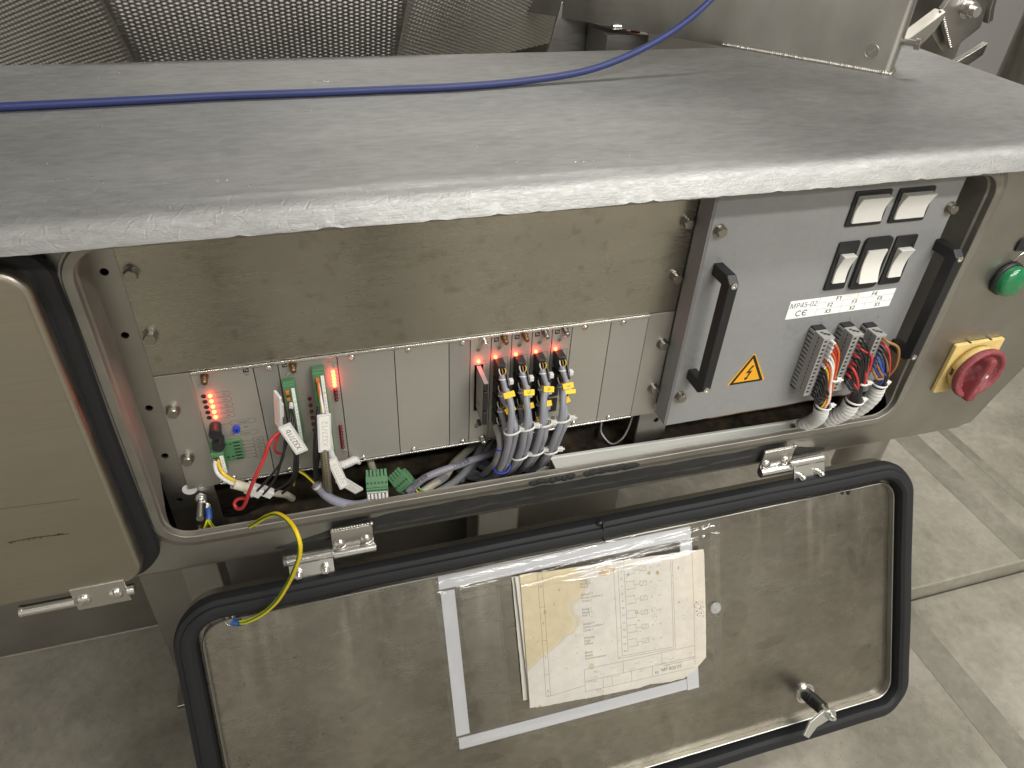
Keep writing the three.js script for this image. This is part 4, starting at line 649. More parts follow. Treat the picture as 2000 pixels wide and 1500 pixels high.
// ---------------------------------------------------------------- open door hanging from its hinges, its inside towards us (own axes: x along the hinge, y up the door, z out of its inner face)
const DOOR_AT = [0, -209, 45], DOOR_TURN = -27 * Math.PI / 180;
const onDoor = (name, label, cat, group) => thing(name, label, cat, DOOR_AT, group, { local: true, rotX: DOOR_TURN });
const door = onDoor('open_door', 'open steel flap door with black rubber seal hanging below the bay', 'door');
{
  const sh = rrShape(-62.6, 794.6, -368.6, -18.4, 44);
  const g = planarUV(extr(sh, -2.5, 0), -63, 797, -370, -14);
  part(door, 'inner_sheet', g, M.doorInside);
  part(door, 'outer_skin', extr(rrShape(-62, 794, -368, -19, 44), -17, -15, 0.8), M.doorFace);
  part(door, 'edge_fold', sweep(ringPath(-62, 794, -368, -19, 44, 10, 60), [[0, -15.5], [0, -2.8], [-1.5, -2.6], [-3, -3.5], [-3, -15.5]], true, 0.5), M.doorFace);
  const wob = (q, i) => { const k = 0.9 * Math.sin(i * 0.9) + 0.6 * Math.sin(i * 0.37 + 2); q.z += q.z > 6 ? k * 0.5 : 0; return q; };
  const seal = [[0, 0.3], [0, 9], [1.5, 14.5], [5, 17.6], [10, 18.4], [14, 17], [15.2, 14.4], [16.4, 14.2], [19.6, 12.6], [21.6, 8], [21.6, 0.3]];
  part(door, 'rubber_seal', sweep(ringPath(-43, 776, -348, -39, 26, 12, 22), seal, true, 0.5, wob), M.rubber);
  // butt joint of the seal, with a lump of glue
  part(door, 'seal_joint', [box(377, 378.2, -39.5, -17, 3, 18.9), new THREE.IcosahedronGeometry(4, 1).scale(1.3, 0.8, 0.8).translate(376, -19, 14)], M.black);
  part(door, 'stiffening_rim', sweep(ringPath(-38, 770, -342, -45, 22, 10, 40), [[0, 0.2], [0, 7.6], [0.7, 8.4], [1.6, 7.6], [1.6, 0.2]], true, 0.5), M.steel);
  for (const [x0, y] of [[50, -23], [628, -26]]) {
    const l = part(door, 'hinge_leaf', [rbox(x0, x0 + 43, y, 0, 2.4, 5.6, 0.7), cylX(x0 - 1, x0 + 42, 1, 1, 5.8, 24), cylX(x0 === 50 ? x0 + 42.4 : x0 - 3.4, x0 === 50 ? x0 + 44.4 : x0 - 1.6, 1, 1, 6, 24)], M.bright);
    for (const dx of [8, 34]) put(l, 'nut', G.nut, M.bright, x0 + dx, y + 11, 5.6, [0, 0, dx]);
    if (x0 === 50) part(l, 'pin_head', cylX(x0 - 4, x0 - 1.4, 1, 1, 6.2, 24), M.bolt);
  }
  // quarter-turn latch
  const lt = part(door, 'latch', [new THREE.CylinderGeometry(11.5, 11.5, 5, 6).rotateX(Math.PI / 2).translate(644, -310, 2.7), cylZ(644, -310, 0.2, 1.4, 13.5, 28)], M.bright);
  part(lt, 'latch_barrel', [cylZ(644, -310, 5.2, 34, 8.4, 26), new THREE.TorusGeometry(8.5, 0.5, 6, 26).translate(644, -310, 13), new THREE.TorusGeometry(8.5, 0.5, 6, 26).translate(644, -310, 18)], M.black);
  part(lt, 'latch_shaft', [cylZ(644, -310, 34, 37, 7, 22), cylZ(644, -310, 37, 46, 4, 14)], M.bolt);
  part(lt, 'latch_cam', [poly([[636, -302], [652, -304], [654, -314], [640, -318], [626, -322], [614, -334], [607, -328], [616, -312]], 44, 47, 0.8), new THREE.CylinderGeometry(5.4, 5.6, 5, 6).rotateX(Math.PI / 2).translate(644, -310, 49.5), cylZ(644, -310, 52, 56, 2.4, 12)], S({ color: lin(0.66, 0.67, 0.65), metalness: 1, roughness: 0.3 }));
  // earth stud under the seal
  part(door, 'earth_stud', [cylZ(-10, -44, 0.2, 12, 3, 14), new THREE.CylinderGeometry(5.4, 5.4, 4, 6).rotateX(Math.PI / 2).translate(-10, -44, 4)], M.bolt); part(door, 'stud_washer', cylZ(-24, -43, 0.2, 1.4, 6, 22), M.bright);
  part(door, 'glue_spots', [[700, -48], [709, -50]].map(([x, y]) => new THREE.IcosahedronGeometry(2.2, 1).scale(1, 1.8, 0.5).translate(x, y, 0.9)), M.rubber);
}
// clear document pocket stuck to the door with white tape
{
  const t = onDoor('document_pocket', 'clear plastic document pocket taped to the open door', 'document pocket');
  const strip = (x0, y0, x1, y1, w, a) => { const L = Math.hypot(x1 - x0, y1 - y0), an = Math.atan2(y1 - y0, x1 - x0); return box(0, L, -w, 0, 0.2, 0.9).rotateZ(an).translate(x0, y0, 0); };
  part(t, 'white_tape', strip(195, -48, 491.5, -51, 15), M.tape); part(t, 'white_tape', strip(211, -66, 210, -239, 15), M.tape); part(t, 'white_tape', strip(197, -242, 478, -244.6, 14), M.tape); part(t, 'white_tape', strip(492.4, -68, 494, -260, 15.4), M.tape);
  const nx = 170, ny = 120, rows = [];
  for (let j = 0; j <= ny; j++) { const r = []; for (let i = 0; i <= nx; i++) {
    const u = i / nx, v = j / ny, yl = -45 - 3 * u, x = 189 + (340 - 4 * v) * u + 2 * v * (1 - u), y = yl - v * (214 + 10 * u);
    const e = Math.min(u * 14, (1 - u) * 14, v * 12, (1 - v) * 12, 1), inPaper = Math.max(0, Math.min(1, (u - 0.2) * 14)) * Math.max(0, Math.min(1, (0.97 - u) * 14)) * Math.max(0, Math.min(1, (v - 0.05) * 9)) * Math.max(0, Math.min(1, (0.93 - v) * 9));
    const topW = Math.exp(-Math.pow((v - 0.07) / 0.06, 2)), z = 1.5 + 1.4 * e + 8.4 * inPaper + topW * (2.6 * (fbm(u, v, 14, 5, 3) - 0.4) + 1.4 * Math.sin(v * 130 + u * 9)) + 0.7 * (fbm(u, v, 8, 6, 3) - 0.5) + 1.1 * Math.exp(-Math.pow((v - 0.955) / 0.012, 2));
    r.push(V(x, y, Math.max(1.1, z)));
  } rows.push(r); }
  part(t, 'film', loft(rows, false, false, 1.5), new THREE.MeshPhysicalMaterial({ color: lin(0.97, 0.97, 0.97), transmission: 1, thickness: 0, roughness: 0.07, ior: 1.5, side: THREE.DoubleSide }));
  part(t, 'snap_button', [lathe([[0, 2.4], [2.4, 2.4], [2.8, 1.4], [4.4, 1.4], [6.4, 2.2], [7.2, 0.8]], 28).rotateX(Math.PI / 2).translate(519, -160, 2.2)], new THREE.MeshPhysicalMaterial({ color: lin(0.8, 0.8, 0.8), transmission: 0.7, thickness: 0, roughness: 0.12 }));
}
// folded wiring diagram in the pocket
{
  const PW = 1320, PH = 940;
  const tex = canvasTex(PW, PH, (x, w, h) => {
    const im = x.createImageData(w, h);
    for (let j = 0; j < h; j++) for (let i = 0; i < w; i++) {
      const u = i / w, v = j / h, k = 4 * (j * w + i), a = fbm(u, v, 4, 3, 3), b = fbm(u + 0.2, v, 30, 22, 2);
      let r = 214 + 16 * (a - 0.5) + 12 * (b - 0.5), g = r * 0.988, bl = r * 0.958;
      const edge = 0.3 + 0.12 * (fbm(v, u, 6, 6, 4) - 0.5) + 0.02 * Math.sin(v * 17) - Math.max(0, v - 0.36) ** 1.4 * 1.25, inS = u < edge && v < 0.72 ? Math.min(1, (edge - u) * 22) : 0; if (inS) { const rim = (edge - u) < 0.025 ? 0.05 : 0; r *= 1 - 0.03 * inS - rim * 0.6; g *= 1 - 0.075 * inS - rim; bl *= 1 - 0.2 * inS - rim * 1.6; }
      const yel = Math.max(0, u - 0.55) * 0.5 * (0.5 + a); g *= 1 - yel * 0.09; bl *= 1 - yel * 0.22;
      im.data[k] = r; im.data[k + 1] = g; im.data[k + 2] = bl; im.data[k + 3] = 255;
    }
    x.putImageData(im, 0, 0);
    const X = u => u * w, Y = v => v * h; x.strokeStyle = '#6b675f'; x.lineWidth = 2;
    const line = (...p) => { x.beginPath(); for (let i = 0; i < p.length; i += 2) x[i ? 'lineTo' : 'moveTo'](X(p[i]), Y(p[i + 1])); x.stroke(); };
    line(0.088, 0, 0.088, 0.93, 0.112, 0.93, 0.112, 0); [['D', 0.1], ['E', 0.37], ['F', 0.63], ['G', 0.89]].forEach(([s, v]) => txt(x, s, X(0.1), Y(v), 22, { fill: '#55524c' })); [0.25, 0.5, 0.76].forEach(v => line(0.088, v, 0.112, v));
    line(0.112, 0.93, 0.3, 0.9);
    const T = (s, u, v, z = 21) => txt(x, s, X(u), Y(v), z, { align: 'left', fill: '#5b5750' });
    T('Dump confirm of gr. in step 2', 0.3, 0.022, 17);
    [[['Fertig 2', 'Ready 2', 'Prêt 2'], 0.1], [['Abwurf 2', 'Dump confirm 2', 'Chute 2'], 0.205], [['Fertig 1', 'Ready 1', 'Prêt 1'], 0.315], [['Abwurf 1', 'Dump confirm 1', 'Chute 1'], 0.425], [['Störung', 'Fault', 'Défaut'], 0.53], [['Bereit', 'Ready', 'Fonctionnement'], 0.645]].forEach(([a, v]) => a.forEach((s, i) => T(s, 0.305 + v * 0.004, v + i * 0.024)));
    line(0.488, 0, 0.488, 0.735, 0.505, 0.72); line(0.512, 0, 0.512, 0.72, 0.805, 0.72, 0.805, 0); line(0.545, 0, 0.545, 0.7); line(0.488, 0.735, 0.815, 0.735, 0.815, 0);
    for (let i = 0; i < 13; i++) txt(x, String(i + 4), X(0.528), Y(0.02 + i * 0.0555), 19, { fill: '#4f4c46' });
    for (let i = 0; i < 6; i++) { const v = 0.075 + i * 0.111; line(0.55, v - 0.028, 0.595, v - 0.028, 0.595, v - 0.008); line(0.55, v + 0.03, 0.6, v + 0.03, 0.6, v + 0.01); line(0.592, v + 0.002, 0.625, v + 0.002); x.strokeRect(X(0.628), Y(v - 0.016), X(0.036), Y(0.034)); line(0.634, v + 0.014, 0.658, v - 0.012); txt(x, 'S', X(0.69), Y(v), 20, { fill: '#4f4c46' }); line(0.725, v, 0.745, v - 0.004); }
    line(0.93, 0.02, 0.93, 0.9); line(0.3, 0.78, 0.3, 0.95, 0.93, 0.92); line(0.3, 0.775, 0.93, 0.74); line(0.515, 0.765, 0.515, 0.86); line(0.735, 0.75, 0.735, 0.85); line(0.3, 0.87, 0.93, 0.83); line(0.68, 0.84, 0.68, 0.93); line(0.56, 0.85, 0.56, 0.94); line(0.4, 0.87, 0.4, 0.95); line(0.45, 0.865, 0.45, 0.945); line(0.74, 0.86, 0.93, 0.845);
    txt(x, 'MP 800 FF', X(0.79), Y(0.89), 34, { fill: '#4a4742', rot: -0.02 }); txt(x, '11', X(0.704), Y(0.905), 26, { fill: '#222', bold: true });
    for (let i = 0; i < 34; i++) { x.fillStyle = '#8a867c'; x.globalAlpha = 0.7; const u = rr(0.31, 0.9), v = 0.79 + rnd() * 0.1; x.fillRect(X(u), Y(v), rr(20, 60), 2.4); } x.globalAlpha = 1;
    x.strokeStyle = '#5a62a8'; x.lineWidth = 2.4; x.beginPath(); x.moveTo(X(0.556), Y(0.13)); x.lineTo(X(0.57), Y(0.09)); x.lineTo(X(0.563), Y(0.115)); x.lineTo(X(0.575), Y(0.11)); x.stroke();
    const spots = (n, u0, u1, v0, v1, c, s) => { for (let i = 0; i < n; i++) { x.globalAlpha = rr(0.15, 0.7); x.fillStyle = c; x.beginPath(); x.ellipse(X(rr(u0, u1)), Y(rr(v0, v1)), rr(0.8, s), rr(0.8, s), 0, 0, 7); x.fill(); } x.globalAlpha = 1; };
    spots(420, 0, 1, 0, 1, '#5d5446', 3); spots(26, 0, 1, 0, 1, '#a58a5a', 16); spots(90, 0.2, 0.45, 0.04, 0.12, '#574022', 3); spots(60, 0.93, 0.99, 0.38, 0.52, '#2a2622', 6); spots(70, 0.5, 1, 0.1, 0.6, '#4b443a', 3.2); spots(40, 0.68, 0.72, 0.38, 0.5, '#3d382f', 3); spots(16, 0.36, 0.4, 0.94, 0.99, '#4a4238', 7);
    x.globalAlpha = 0.25; x.fillStyle = '#a9752c'; for (const [u, v, r1, r2] of [[0.45, 0.06, 60, 26], [0.34, 0.76, 20, 24], [0.43, 0.07, 30, 18]]) { x.beginPath(); x.ellipse(X(u), Y(v), r1, r2, 0, 0, 7); x.fill(); } x.globalAlpha = 1;
  });
  const t = onDoor('folded_diagram', 'stained folded paper wiring diagram inside the clear pocket', 'paper');
  const sheet = (TL, TR, BR, BL, z, cutR, sd, bow) => {
    const nx = 66, ny = 46, top = [], bot = [];
    for (let j = 0; j <= ny; j++) { const a = [], b = []; for (let i = 0; i <= nx; i++) {
      let u = i / nx, v = j / ny; const ju = 0.004 * (fbm(v, sd, 20, 3, 3) - 0.5), jv = 0.012 * (fbm(u, sd + 0.3, 14, 3, 3) - 0.5);
      const vm = cutR ? 1 - cutR * Math.max(0, (u - 0.86) / 0.14) ** 1.3 : 1, vv = v * vm;
      const L = [TL[0] + (BL[0] - TL[0]) * vv, TL[1] + (BL[1] - TL[1]) * vv], R = [TR[0] + (BR[0] - TR[0]) * vv, TR[1] + (BR[1] - TR[1]) * vv];
      const e = Math.abs(u - 0.5) > 0.49 || Math.abs(v - 0.5) > 0.49 ? 1 : 0, px = L[0] + (R[0] - L[0]) * u + e * ju * 220, py = L[1] + (R[1] - L[1]) * u + e * jv * 220 - (v > 0.97 ? 6 * (fbm(u, sd, 6, 2, 3) - 0.4) : 0);
      const h = z + bow * Math.sin(Math.PI * v) * 0.9 + 0.7 * (fbm(u, v, 5, 4, 3) - 0.5) * bow + (v < 0.03 ? -1.2 * (1 - v / 0.03) : 0);
      a.push(V(px, py, h)); b.push(V(px, py, h - 0.4));
    } top.push(a); bot.push(b); }
    const g = loft(top, false, false, 1.2), uvOf = g => { const inv = g.attributes.position, uv = g.attributes.uv; const ex = V(TR[0] - TL[0], TR[1] - TL[1], 0), ey = V(BL[0] - TL[0], BL[1] - TL[1], 0), det = ex.x * ey.y - ex.y * ey.x; for (let i = 0; i < inv.count; i++) { const dx = inv.getX(i) - TL[0], dy = inv.getY(i) - TL[1]; uv.setXY(i, (dx * ey.y - dy * ey.x) / det, 1 - (ex.x * dy - ex.y * dx) / det); } return g; };
    const edge = [...top.map((r, j) => [r[0], bot[j][0]]), ...top[ny].map((p, i) => [p, bot[ny][i]]), ...top.map((r, j) => [r[nx], bot[j][nx]]).reverse(), ...top[0].map((p, i) => [p, bot[0][i]]).reverse()];
    return [uvOf(g), uvOf(loft(bot, false, false, 1.2)), uvOf(loft(edge, false, false, 1.2))];
  };
  const paper = S({ color: lin(0.66, 0.63, 0.56), roughness: 0.9 }), printed = S({ map: tex, color: lin(0.9, 0.885, 0.85), roughness: 0.85 });
  part(t, 'folded_sheet', sheet([274, -66], [496, -82], [492, -226], [274, -216], 2.4, 0.1, 0.9, 0.6), paper);
  part(t, 'folded_sheet', sheet([278, -66], [498, -83], [474, -238], [288, -226], 4.2, 0.04, 0.5, 0.8), paper);
  part(t, 'folded_sheet', sheet([277, -65], [500, -81.4], [492, -240], [280, -221], 5.8, 0.12, 0.7, 1), paper);
  part(t, 'printed_sheet', sheet([282, -63], [504, -80], [501, -241], [279.5, -224], 7.4, 0.14, 0.2, 1.2), printed, 'top sheet printed with a circuit table and stained yellow');
}
// ---------------------------------------------------------------- closed door of the next bay
{
  const t = thing('closed_door', 'closed brushed steel door with rounded corners beside the open bay', 'door', [-390, -179, 40]);
  const sc = canvasTex(1024, 512, (x, w, h) => { x.fillStyle = '#e9e6df'; x.fillRect(0, 0, w, h); for (let i = 0; i < 2600; i++) { x.globalAlpha = 0.06; x.fillStyle = rnd() < 0.5 ? '#fff' : '#8f8878'; x.fillRect(rnd() * w, rnd() * h, rr(6, 60), 1); }
    const X = v => (v + 720) / 650 * w, Y = v => (137 - v) / 316 * h; x.globalAlpha = 0.9; x.strokeStyle = '#5f4a36'; x.lineWidth = 1.2; x.beginPath(); x.moveTo(X(-156), Y(-102)); x.lineTo(X(-136), Y(-101.6)); x.lineTo(X(-112), Y(-104)); x.stroke(); x.lineWidth = 0.8; x.globalAlpha = 0.6; x.beginPath(); x.moveTo(X(-156), Y(-64)); x.lineTo(X(-94), Y(-67.6)); x.stroke(); x.fillStyle = '#493626'; for (let i = 0; i < 22; i++) { x.globalAlpha = rr(0.3, 0.9); x.fillRect(X(-156 + 44 * rnd()), Y(-102.4 + rr(-0.8, 0.6)), rr(1, 3), 1.2); } });
  const sh = rrShape(-720, -70, -179, 137, 20);
  part(t, 'front_sheet', planarUV(boxUV(clean(new THREE.ExtrudeGeometry(sh, { depth: 10, bevelEnabled: true, bevelThickness: 5, bevelSize: 5, bevelOffset: -5, bevelSegments: 5, curveSegments: 14 }).translate(0, 0, 45))), -720, -70, -179, 137), S({ map: sc, color: lin(0.49, 0.465, 0.41), metalness: 1, roughness: 0.68, roughnessMap: brushed, bumpMap: dents, bumpScale: 0.0012 }));
  part(t, 'rubber_seal', sweep(ringPath(-718, -72, -177, 135, 18, 10, 26), [[-8, 34.3], [9, 34.3], [13, 35.6], [14.6, 39], [12.6, 43.6], [7.4, 46], [3.4, 45.4], [2.4, 46.4], [-2, 46.5], [-8, 46]], true, 0.6, (q, i) => { q.x += 0.8 * Math.sin(i * 0.6); return q; }), M.rubber);
  const l = part(t, 'hinge_leaf', [rbox(-132, -88, -201, -172, 57, 61, 0.8).rotateX(0), cylX(-88, -82, -187, 60, 5, 22), cylX(-172, -131, -188, 60, 5, 24), cylX(-174.5, -172, -188, 60, 5.4, 24)], M.bright);
  for (const [x, a] of [[-124, 0.4], [-98, 1.7]]) put(l, 'screw', G.slotted, M.bright, x, -188, 61.2, [0, 0, a]);
}
// ---------------------------------------------------------------- sensor cables in the four cable cards
const mainPath = [
  [[275, -56, 34], [275, -63, 40], [274, -71, 43], [273, -85, 44], [273, -101, 42], [272, -120, 38], [271, -143, 30], [269, -166, 18], [263, -184, 7], [255, -193, -6], [247, -197, -24]],
  [[291, -56, 34], [291, -64, 40], [290, -76, 44], [288, -90, 44], [288, -112, 40], [287, -133, 33], [285, -156, 22], [281, -179, 8], [275, -196, -8], [264, -197, -30]],
  [[309, -56, 34], [307, -66, 40], [306, -79, 43], [305, -99, 42], [304, -120, 37], [303, -141, 29], [301, -164, 16], [298, -184, 2], [290, -196, -16]],
  [[329, -57, 34], [327, -70, 41], [325, -87, 43], [322, -106, 41], [321, -128, 34], [320, -149, 24], [319, -171, 12], [314, -188, 0], [304, -197, -18]]];
const digits = { '5': 0, '6': 0, '3': 0, '2': 0 };
const markTex = s => canvasTex(128, 64, (x, w, h) => { x.fillStyle = '#f0c413'; x.fillRect(0, 0, w, h); if (s) txt(x, s, w / 2, h / 2, 58, { rot: Math.PI / 2, fill: '#2a230c' }); });
const mk = {}; for (const s of ['', '2', '3', '5', '6']) mk[s] = S({ map: markTex(s), roughness: 0.45 });
const rowWord = ['top', 'second', 'third', 'lowest'];
function sensorCable(m, row, mark) {
  const x0 = 264.16 + 20.32 * m, y = -27 - row * 20.2, clear = m === 0 && row === 3;
  const t = thing('sensor_cable', clear ? 'pale grey sheathed cable with blue ties in the lowest socket of the first cable card' : `grey cable from the ${rowWord[row]} socket of the ${cardWords[m]} cable card`, 'cable', [x0 + 7, y - 18, 2], 'grey cables of the cable cards');
  const pl = part(t, 'plug', [rbox(x0 + 3, x0 + 11.4, y - 17.4, y, 2, 13.5, 0.6), rbox(x0 + 3.4, x0 + 10.6, y - 3, y - 0.2, 13, 15, 0.4)], M.black);
  part(pl, 'strain_arm', poly([[0, 0], [3, 0.6], [18, -14], [17, -19], [12, -19], [0, -6]], 0, 1.6, 0.3).rotateY(-Math.PI / 2).rotateY(0).translate(x0 + 12, y - 1, 10), M.black);
  const st = [x0 + 7.2, y - 10.5, 15.5];
  const wcol = ['wireWhite', 'wireBrown', 'wireYellow'];
  for (let k = 0; k < 3; k++) { const dx = (k - 1) * 1.9; part(t, 'core_wire', tube([[x0 + 7.2 + dx, y - 3.4, 12.5], [x0 + 7.2 + dx * 1.7, y - 4.4, 16.5], [x0 + 7.2 + dx * 1.3, y - 7.4, 18], [x0 + 7.2 + dx * 0.3, y - 11, 16.5]], 0.62, 6, 1.5), M[wcol[k]]); }
  let pts;
  if (clear) pts = [[267, y - 12, 17], [267.4, -103, 29], [268, -114, 32], [267, -127, 30], [266, -141, 25], [264.4, -160, 14], [259, -178, 4], [250, -192, -8], [240, -196, -24]];
  else if (row === 0) pts = [st, [x0 + 8, y - 15, 19.5], [x0 + 9, y - 22, 27], ...mainPath[m]];
  else {
    const off = row === 1 ? [6.4, 0, -2.6] : row === 2 ? [1.2, 0, -6.8] : [6, 0, -8.4], yy = y - 10.5;
    pts = [st, [x0 + 8, y - 15.5, 20], [(x0 + 9 + mainPath[m][2][0] + off[0]) / 2, y - 24, 28 + off[2] * 0.4], ...mainPath[m].filter(p => p[1] < y - 34).map((p, i, a) => { const k = i > a.length - 3 ? 0.9 : 1; return [p[0] + off[0] * k, p[1] + off[1], p[2] + off[2]]; })];
  }
  part(t, 'sheath', [tube(pts, 3.45, 12, 3), cap(pts, 3.45)], clear ? M.clearCable : M.greyCable);
  const c = curve(pts);
  // tie that holds the cable to the arm
  const tp = c.getPoint(clear ? 0.06 : 0.03); if (!clear) part(t, 'cable_tie', [new THREE.TorusGeometry(3.4, 0.7, 7, 22).rotateX(1.1).translate(tp.x, tp.y - 1.5, tp.z + 1), rbox(-2, 2.4, -2.6, 2.6, -2.6, 2.6, 0.8).translate(x0 + 14.6, tp.y - 3, tp.z + 4)], M.white);
  if (mark !== undefined) { let u = 0; while (u < 1 && c.getPointAt(u).y > y - 24) u += 0.004; const p = c.getPointAt(u); const tilt = [0.2, -0.12, -0.2, 0.1][m] + (row ? 0.3 : 0);
    part(t, 'number_marker', planarUV(rbox(-4.6, 6.4, -2.9, 2.9, 2.4, 4.4, 0.5), -4.6, 6.4, -2.9, 2.9).rotateX(-0.6).rotateZ(tilt).translate(p.x, p.y, p.z), mk[mark]); part(t, 'marker_sleeve', new THREE.CylinderGeometry(3.8, 3.8, 5.4, 18, 1, true).rotateX(-0.6).rotateZ(tilt).translate(p.x, p.y, p.z), M.yellow);
    if (m === 3 && row === 0) part(t, 'number_marker', planarUV(rbox(-4.4, 6.8, -2.2, 2.2, 2.2, 4.2, 0.5), -4.4, 6.8, -2.2, 2.2).rotateX(-0.6).rotateZ(-0.05).translate(p.x + 1, p.y - 5, p.z + 3), mk['']); }
  if (clear) for (const u of [0.2, 0.72]) { const p = c.getPointAt(u); part(t, 'blue_tie', new THREE.TorusGeometry(3.6, 0.9, 8, 24).rotateX(Math.PI / 2 - (u > 0.5 ? 0.7 : 0.1)).translate(p.x, p.y, p.z), M.blueTie); }
  return t;
}
sensorCable(0, 0, ''); sensorCable(0, 1, '2'); sensorCable(0, 2); sensorCable(0, 3);
sensorCable(1, 0, '5'); sensorCable(1, 1, ''); sensorCable(1, 2); sensorCable(1, 3, '');
sensorCable(2, 0, '6'); sensorCable(2, 1, ''); sensorCable(2, 2, ''); sensorCable(2, 3);
sensorCable(3, 0, '3'); sensorCable(3, 1, '');
for (const [p, r, a, m, lab, lean] of [
  [[276.4, -86, 42], 8.4, 0.35, M.white, 'white cable tie round the bundle below the first cable card', 0.2], [[291.4, -84, 42.2], 8, 0.35, M.white, 'upper white cable tie round the bundle below the second cable card', 0.2],
  [[309, -84, 41], 8, 0.3, M.white, 'upper white cable tie round the bundle below the third cable card', 0.05], [[328.4, -82, 41], 8, 0.4, M.white, 'upper white cable tie round the bundle below the fourth cable card', 0.15],
  [[290, -131, 31.6], 9, 0.4, M.white, 'lower white cable tie round the bundle below the second cable card', 0.25], [[306.6, -128, 32.4], 9, 0.3, M.white, 'lower white cable tie round the bundle below the third cable card', 0.2], [[323.6, -132, 31], 8.2, 0.3, M.white, 'lower white cable tie round the bundle below the fourth cable card', 0.15]]) cableTie(null, p, r, a, m, false, 0.72, lean, lab);
single('cable_tie', new THREE.TorusGeometry(8.6, 0.95, 8, 32).rotateX(Math.PI / 2 + 0.5).rotateZ(0.25).scale(1, 1, 0.85).translate(273, -148, 26), M.blueTie, 'bright blue ring tie round the bundle below the first cable card', 'cable tie', [273, -148, 26], 'cable ties round the grey cables');

// ---------------------------------------------------------------- loose cables on the floor of the bay
const printedSheath = canvasTex(1024, 64, (x, w, h) => { x.fillStyle = '#8e8d94'; x.fillRect(0, 0, w, h); for (const vy of [10, 32, 54]) for (const k of [40, 360, 700]) txt(x, '0.14 mm² BLOW', k, vy, 17, { align: 'left', bold: true }); });
function cable(name, label, pts, r, mat, parts) { const t = thing(name, label, 'cable', pts[0]); part(t, 'sheath', [tube(pts, r, 12, 3), cap(pts, r), cap(pts, r, 0)], mat); if (parts) parts(t); return t; }
cable('printed_cable', 'grey cable with black printed letters crossing the bay floor', [[176, -164, 22], [191, -153, 20], [206, -149, 18], [228, -148, 14], [252, -151, 5], [279, -160, -10], [300, -166, -34]], 3.9, S({ map: printedSheath, roughness: 0.42, color: lin(0.75, 0.75, 0.8) }));
cable('beige_cable', 'beige cable with exposed coloured cores behind the green plugs', [[191, -173, 18], [203, -171, 12], [216, -172, 4], [231, -172, -14], [246, -176, -30], [262, -178, -46], [276, -160, -66]], 4.4, M.beige, t => { part(t, 'core_wire', tube([[191, -173, 18], [186, -176, 22], [180, -176, 24], [175, -171, 24]], 0.9, 7, 2), M.wireGreen); part(t, 'core_wire', tube([[191, -174, 19], [184, -178.5, 25], [178, -177, 27], [172, -170, 25]], 0.9, 7, 2), M.wireYellow); part(t, 'core_wire', tube([[191, -173.5, 18], [186, -178, 24], [181, -182, 22]], 0.9, 7, 2), plain(0.5, 0.2, 0.2, 0.5)); part(t, 'tape_band', tube([[209, -171.4, 8.6], [213, -171.6, 5.8], [218, -172, 2]], 4.9, 14, 2), M.clearCable); });
cable('grey_floor_cable', 'thick grey cable curving up behind the rack from the bay floor', [[182, -178, 26], [205, -177, 19], [226, -178, 8], [245, -177, -8], [261, -173, -24], [270, -172, -42], [274, -150, -66]], 4.2, M.greyCable2);
cable('pale_drop_cable', 'pale cable dropping from the rack towards the six-way green plug', [[140, -136, -54], [143, -152, -34], [145, -160, -16], [148, -167, -2], [148, -178, 6]], 3.8, M.beige);
cable('violet_grey_cable', 'violet-grey cable with stripped end lying at the left of the bay', [[88.6, -127, 30], [97, -142, 32], [108, -155.5, 30], [122, -166.5, 26], [134, -173, 20], [146, -184, 10]], 4.6, plain(0.25, 0.25, 0.31, 0.5), t => { part(t, 'stripped_end', tube([[87.6, -125.4, 29.8], [89, -127.6, 30.2]], 5, 16, 1), M.white); part(t, 'core_wire', tube([[88.6, -127, 30], [85, -122, 28], [79, -116.6, 23], [74, -116, 18], [69, -128, 10], [66, -150, 0]], 1.35, 8, 2), M.earth); });
cable('rear_cable', 'grey cable bent across the back of the bay floor', [[240, -199, -14], [262, -192, -30], [276, -180, -40], [292, -176, -60]], 3.2, M.greyCable);
{ const t = cable('thin_wire', 'thin white and brown wire looping under the right end of the rack', [[405, -140, -22], [408, -161, -28], [416, -188, -38], [426, -199, -30], [434, -187, -22], [441, -169, -22], [447, -150, -28]], 1.1, M.wireWhite); part(t, 'second_core', tube([[403, -140, -24], [406, -163, -30], [412, -196, -40], [420, -200, -60]], 1.1, 7, 3), M.wireBlack); }
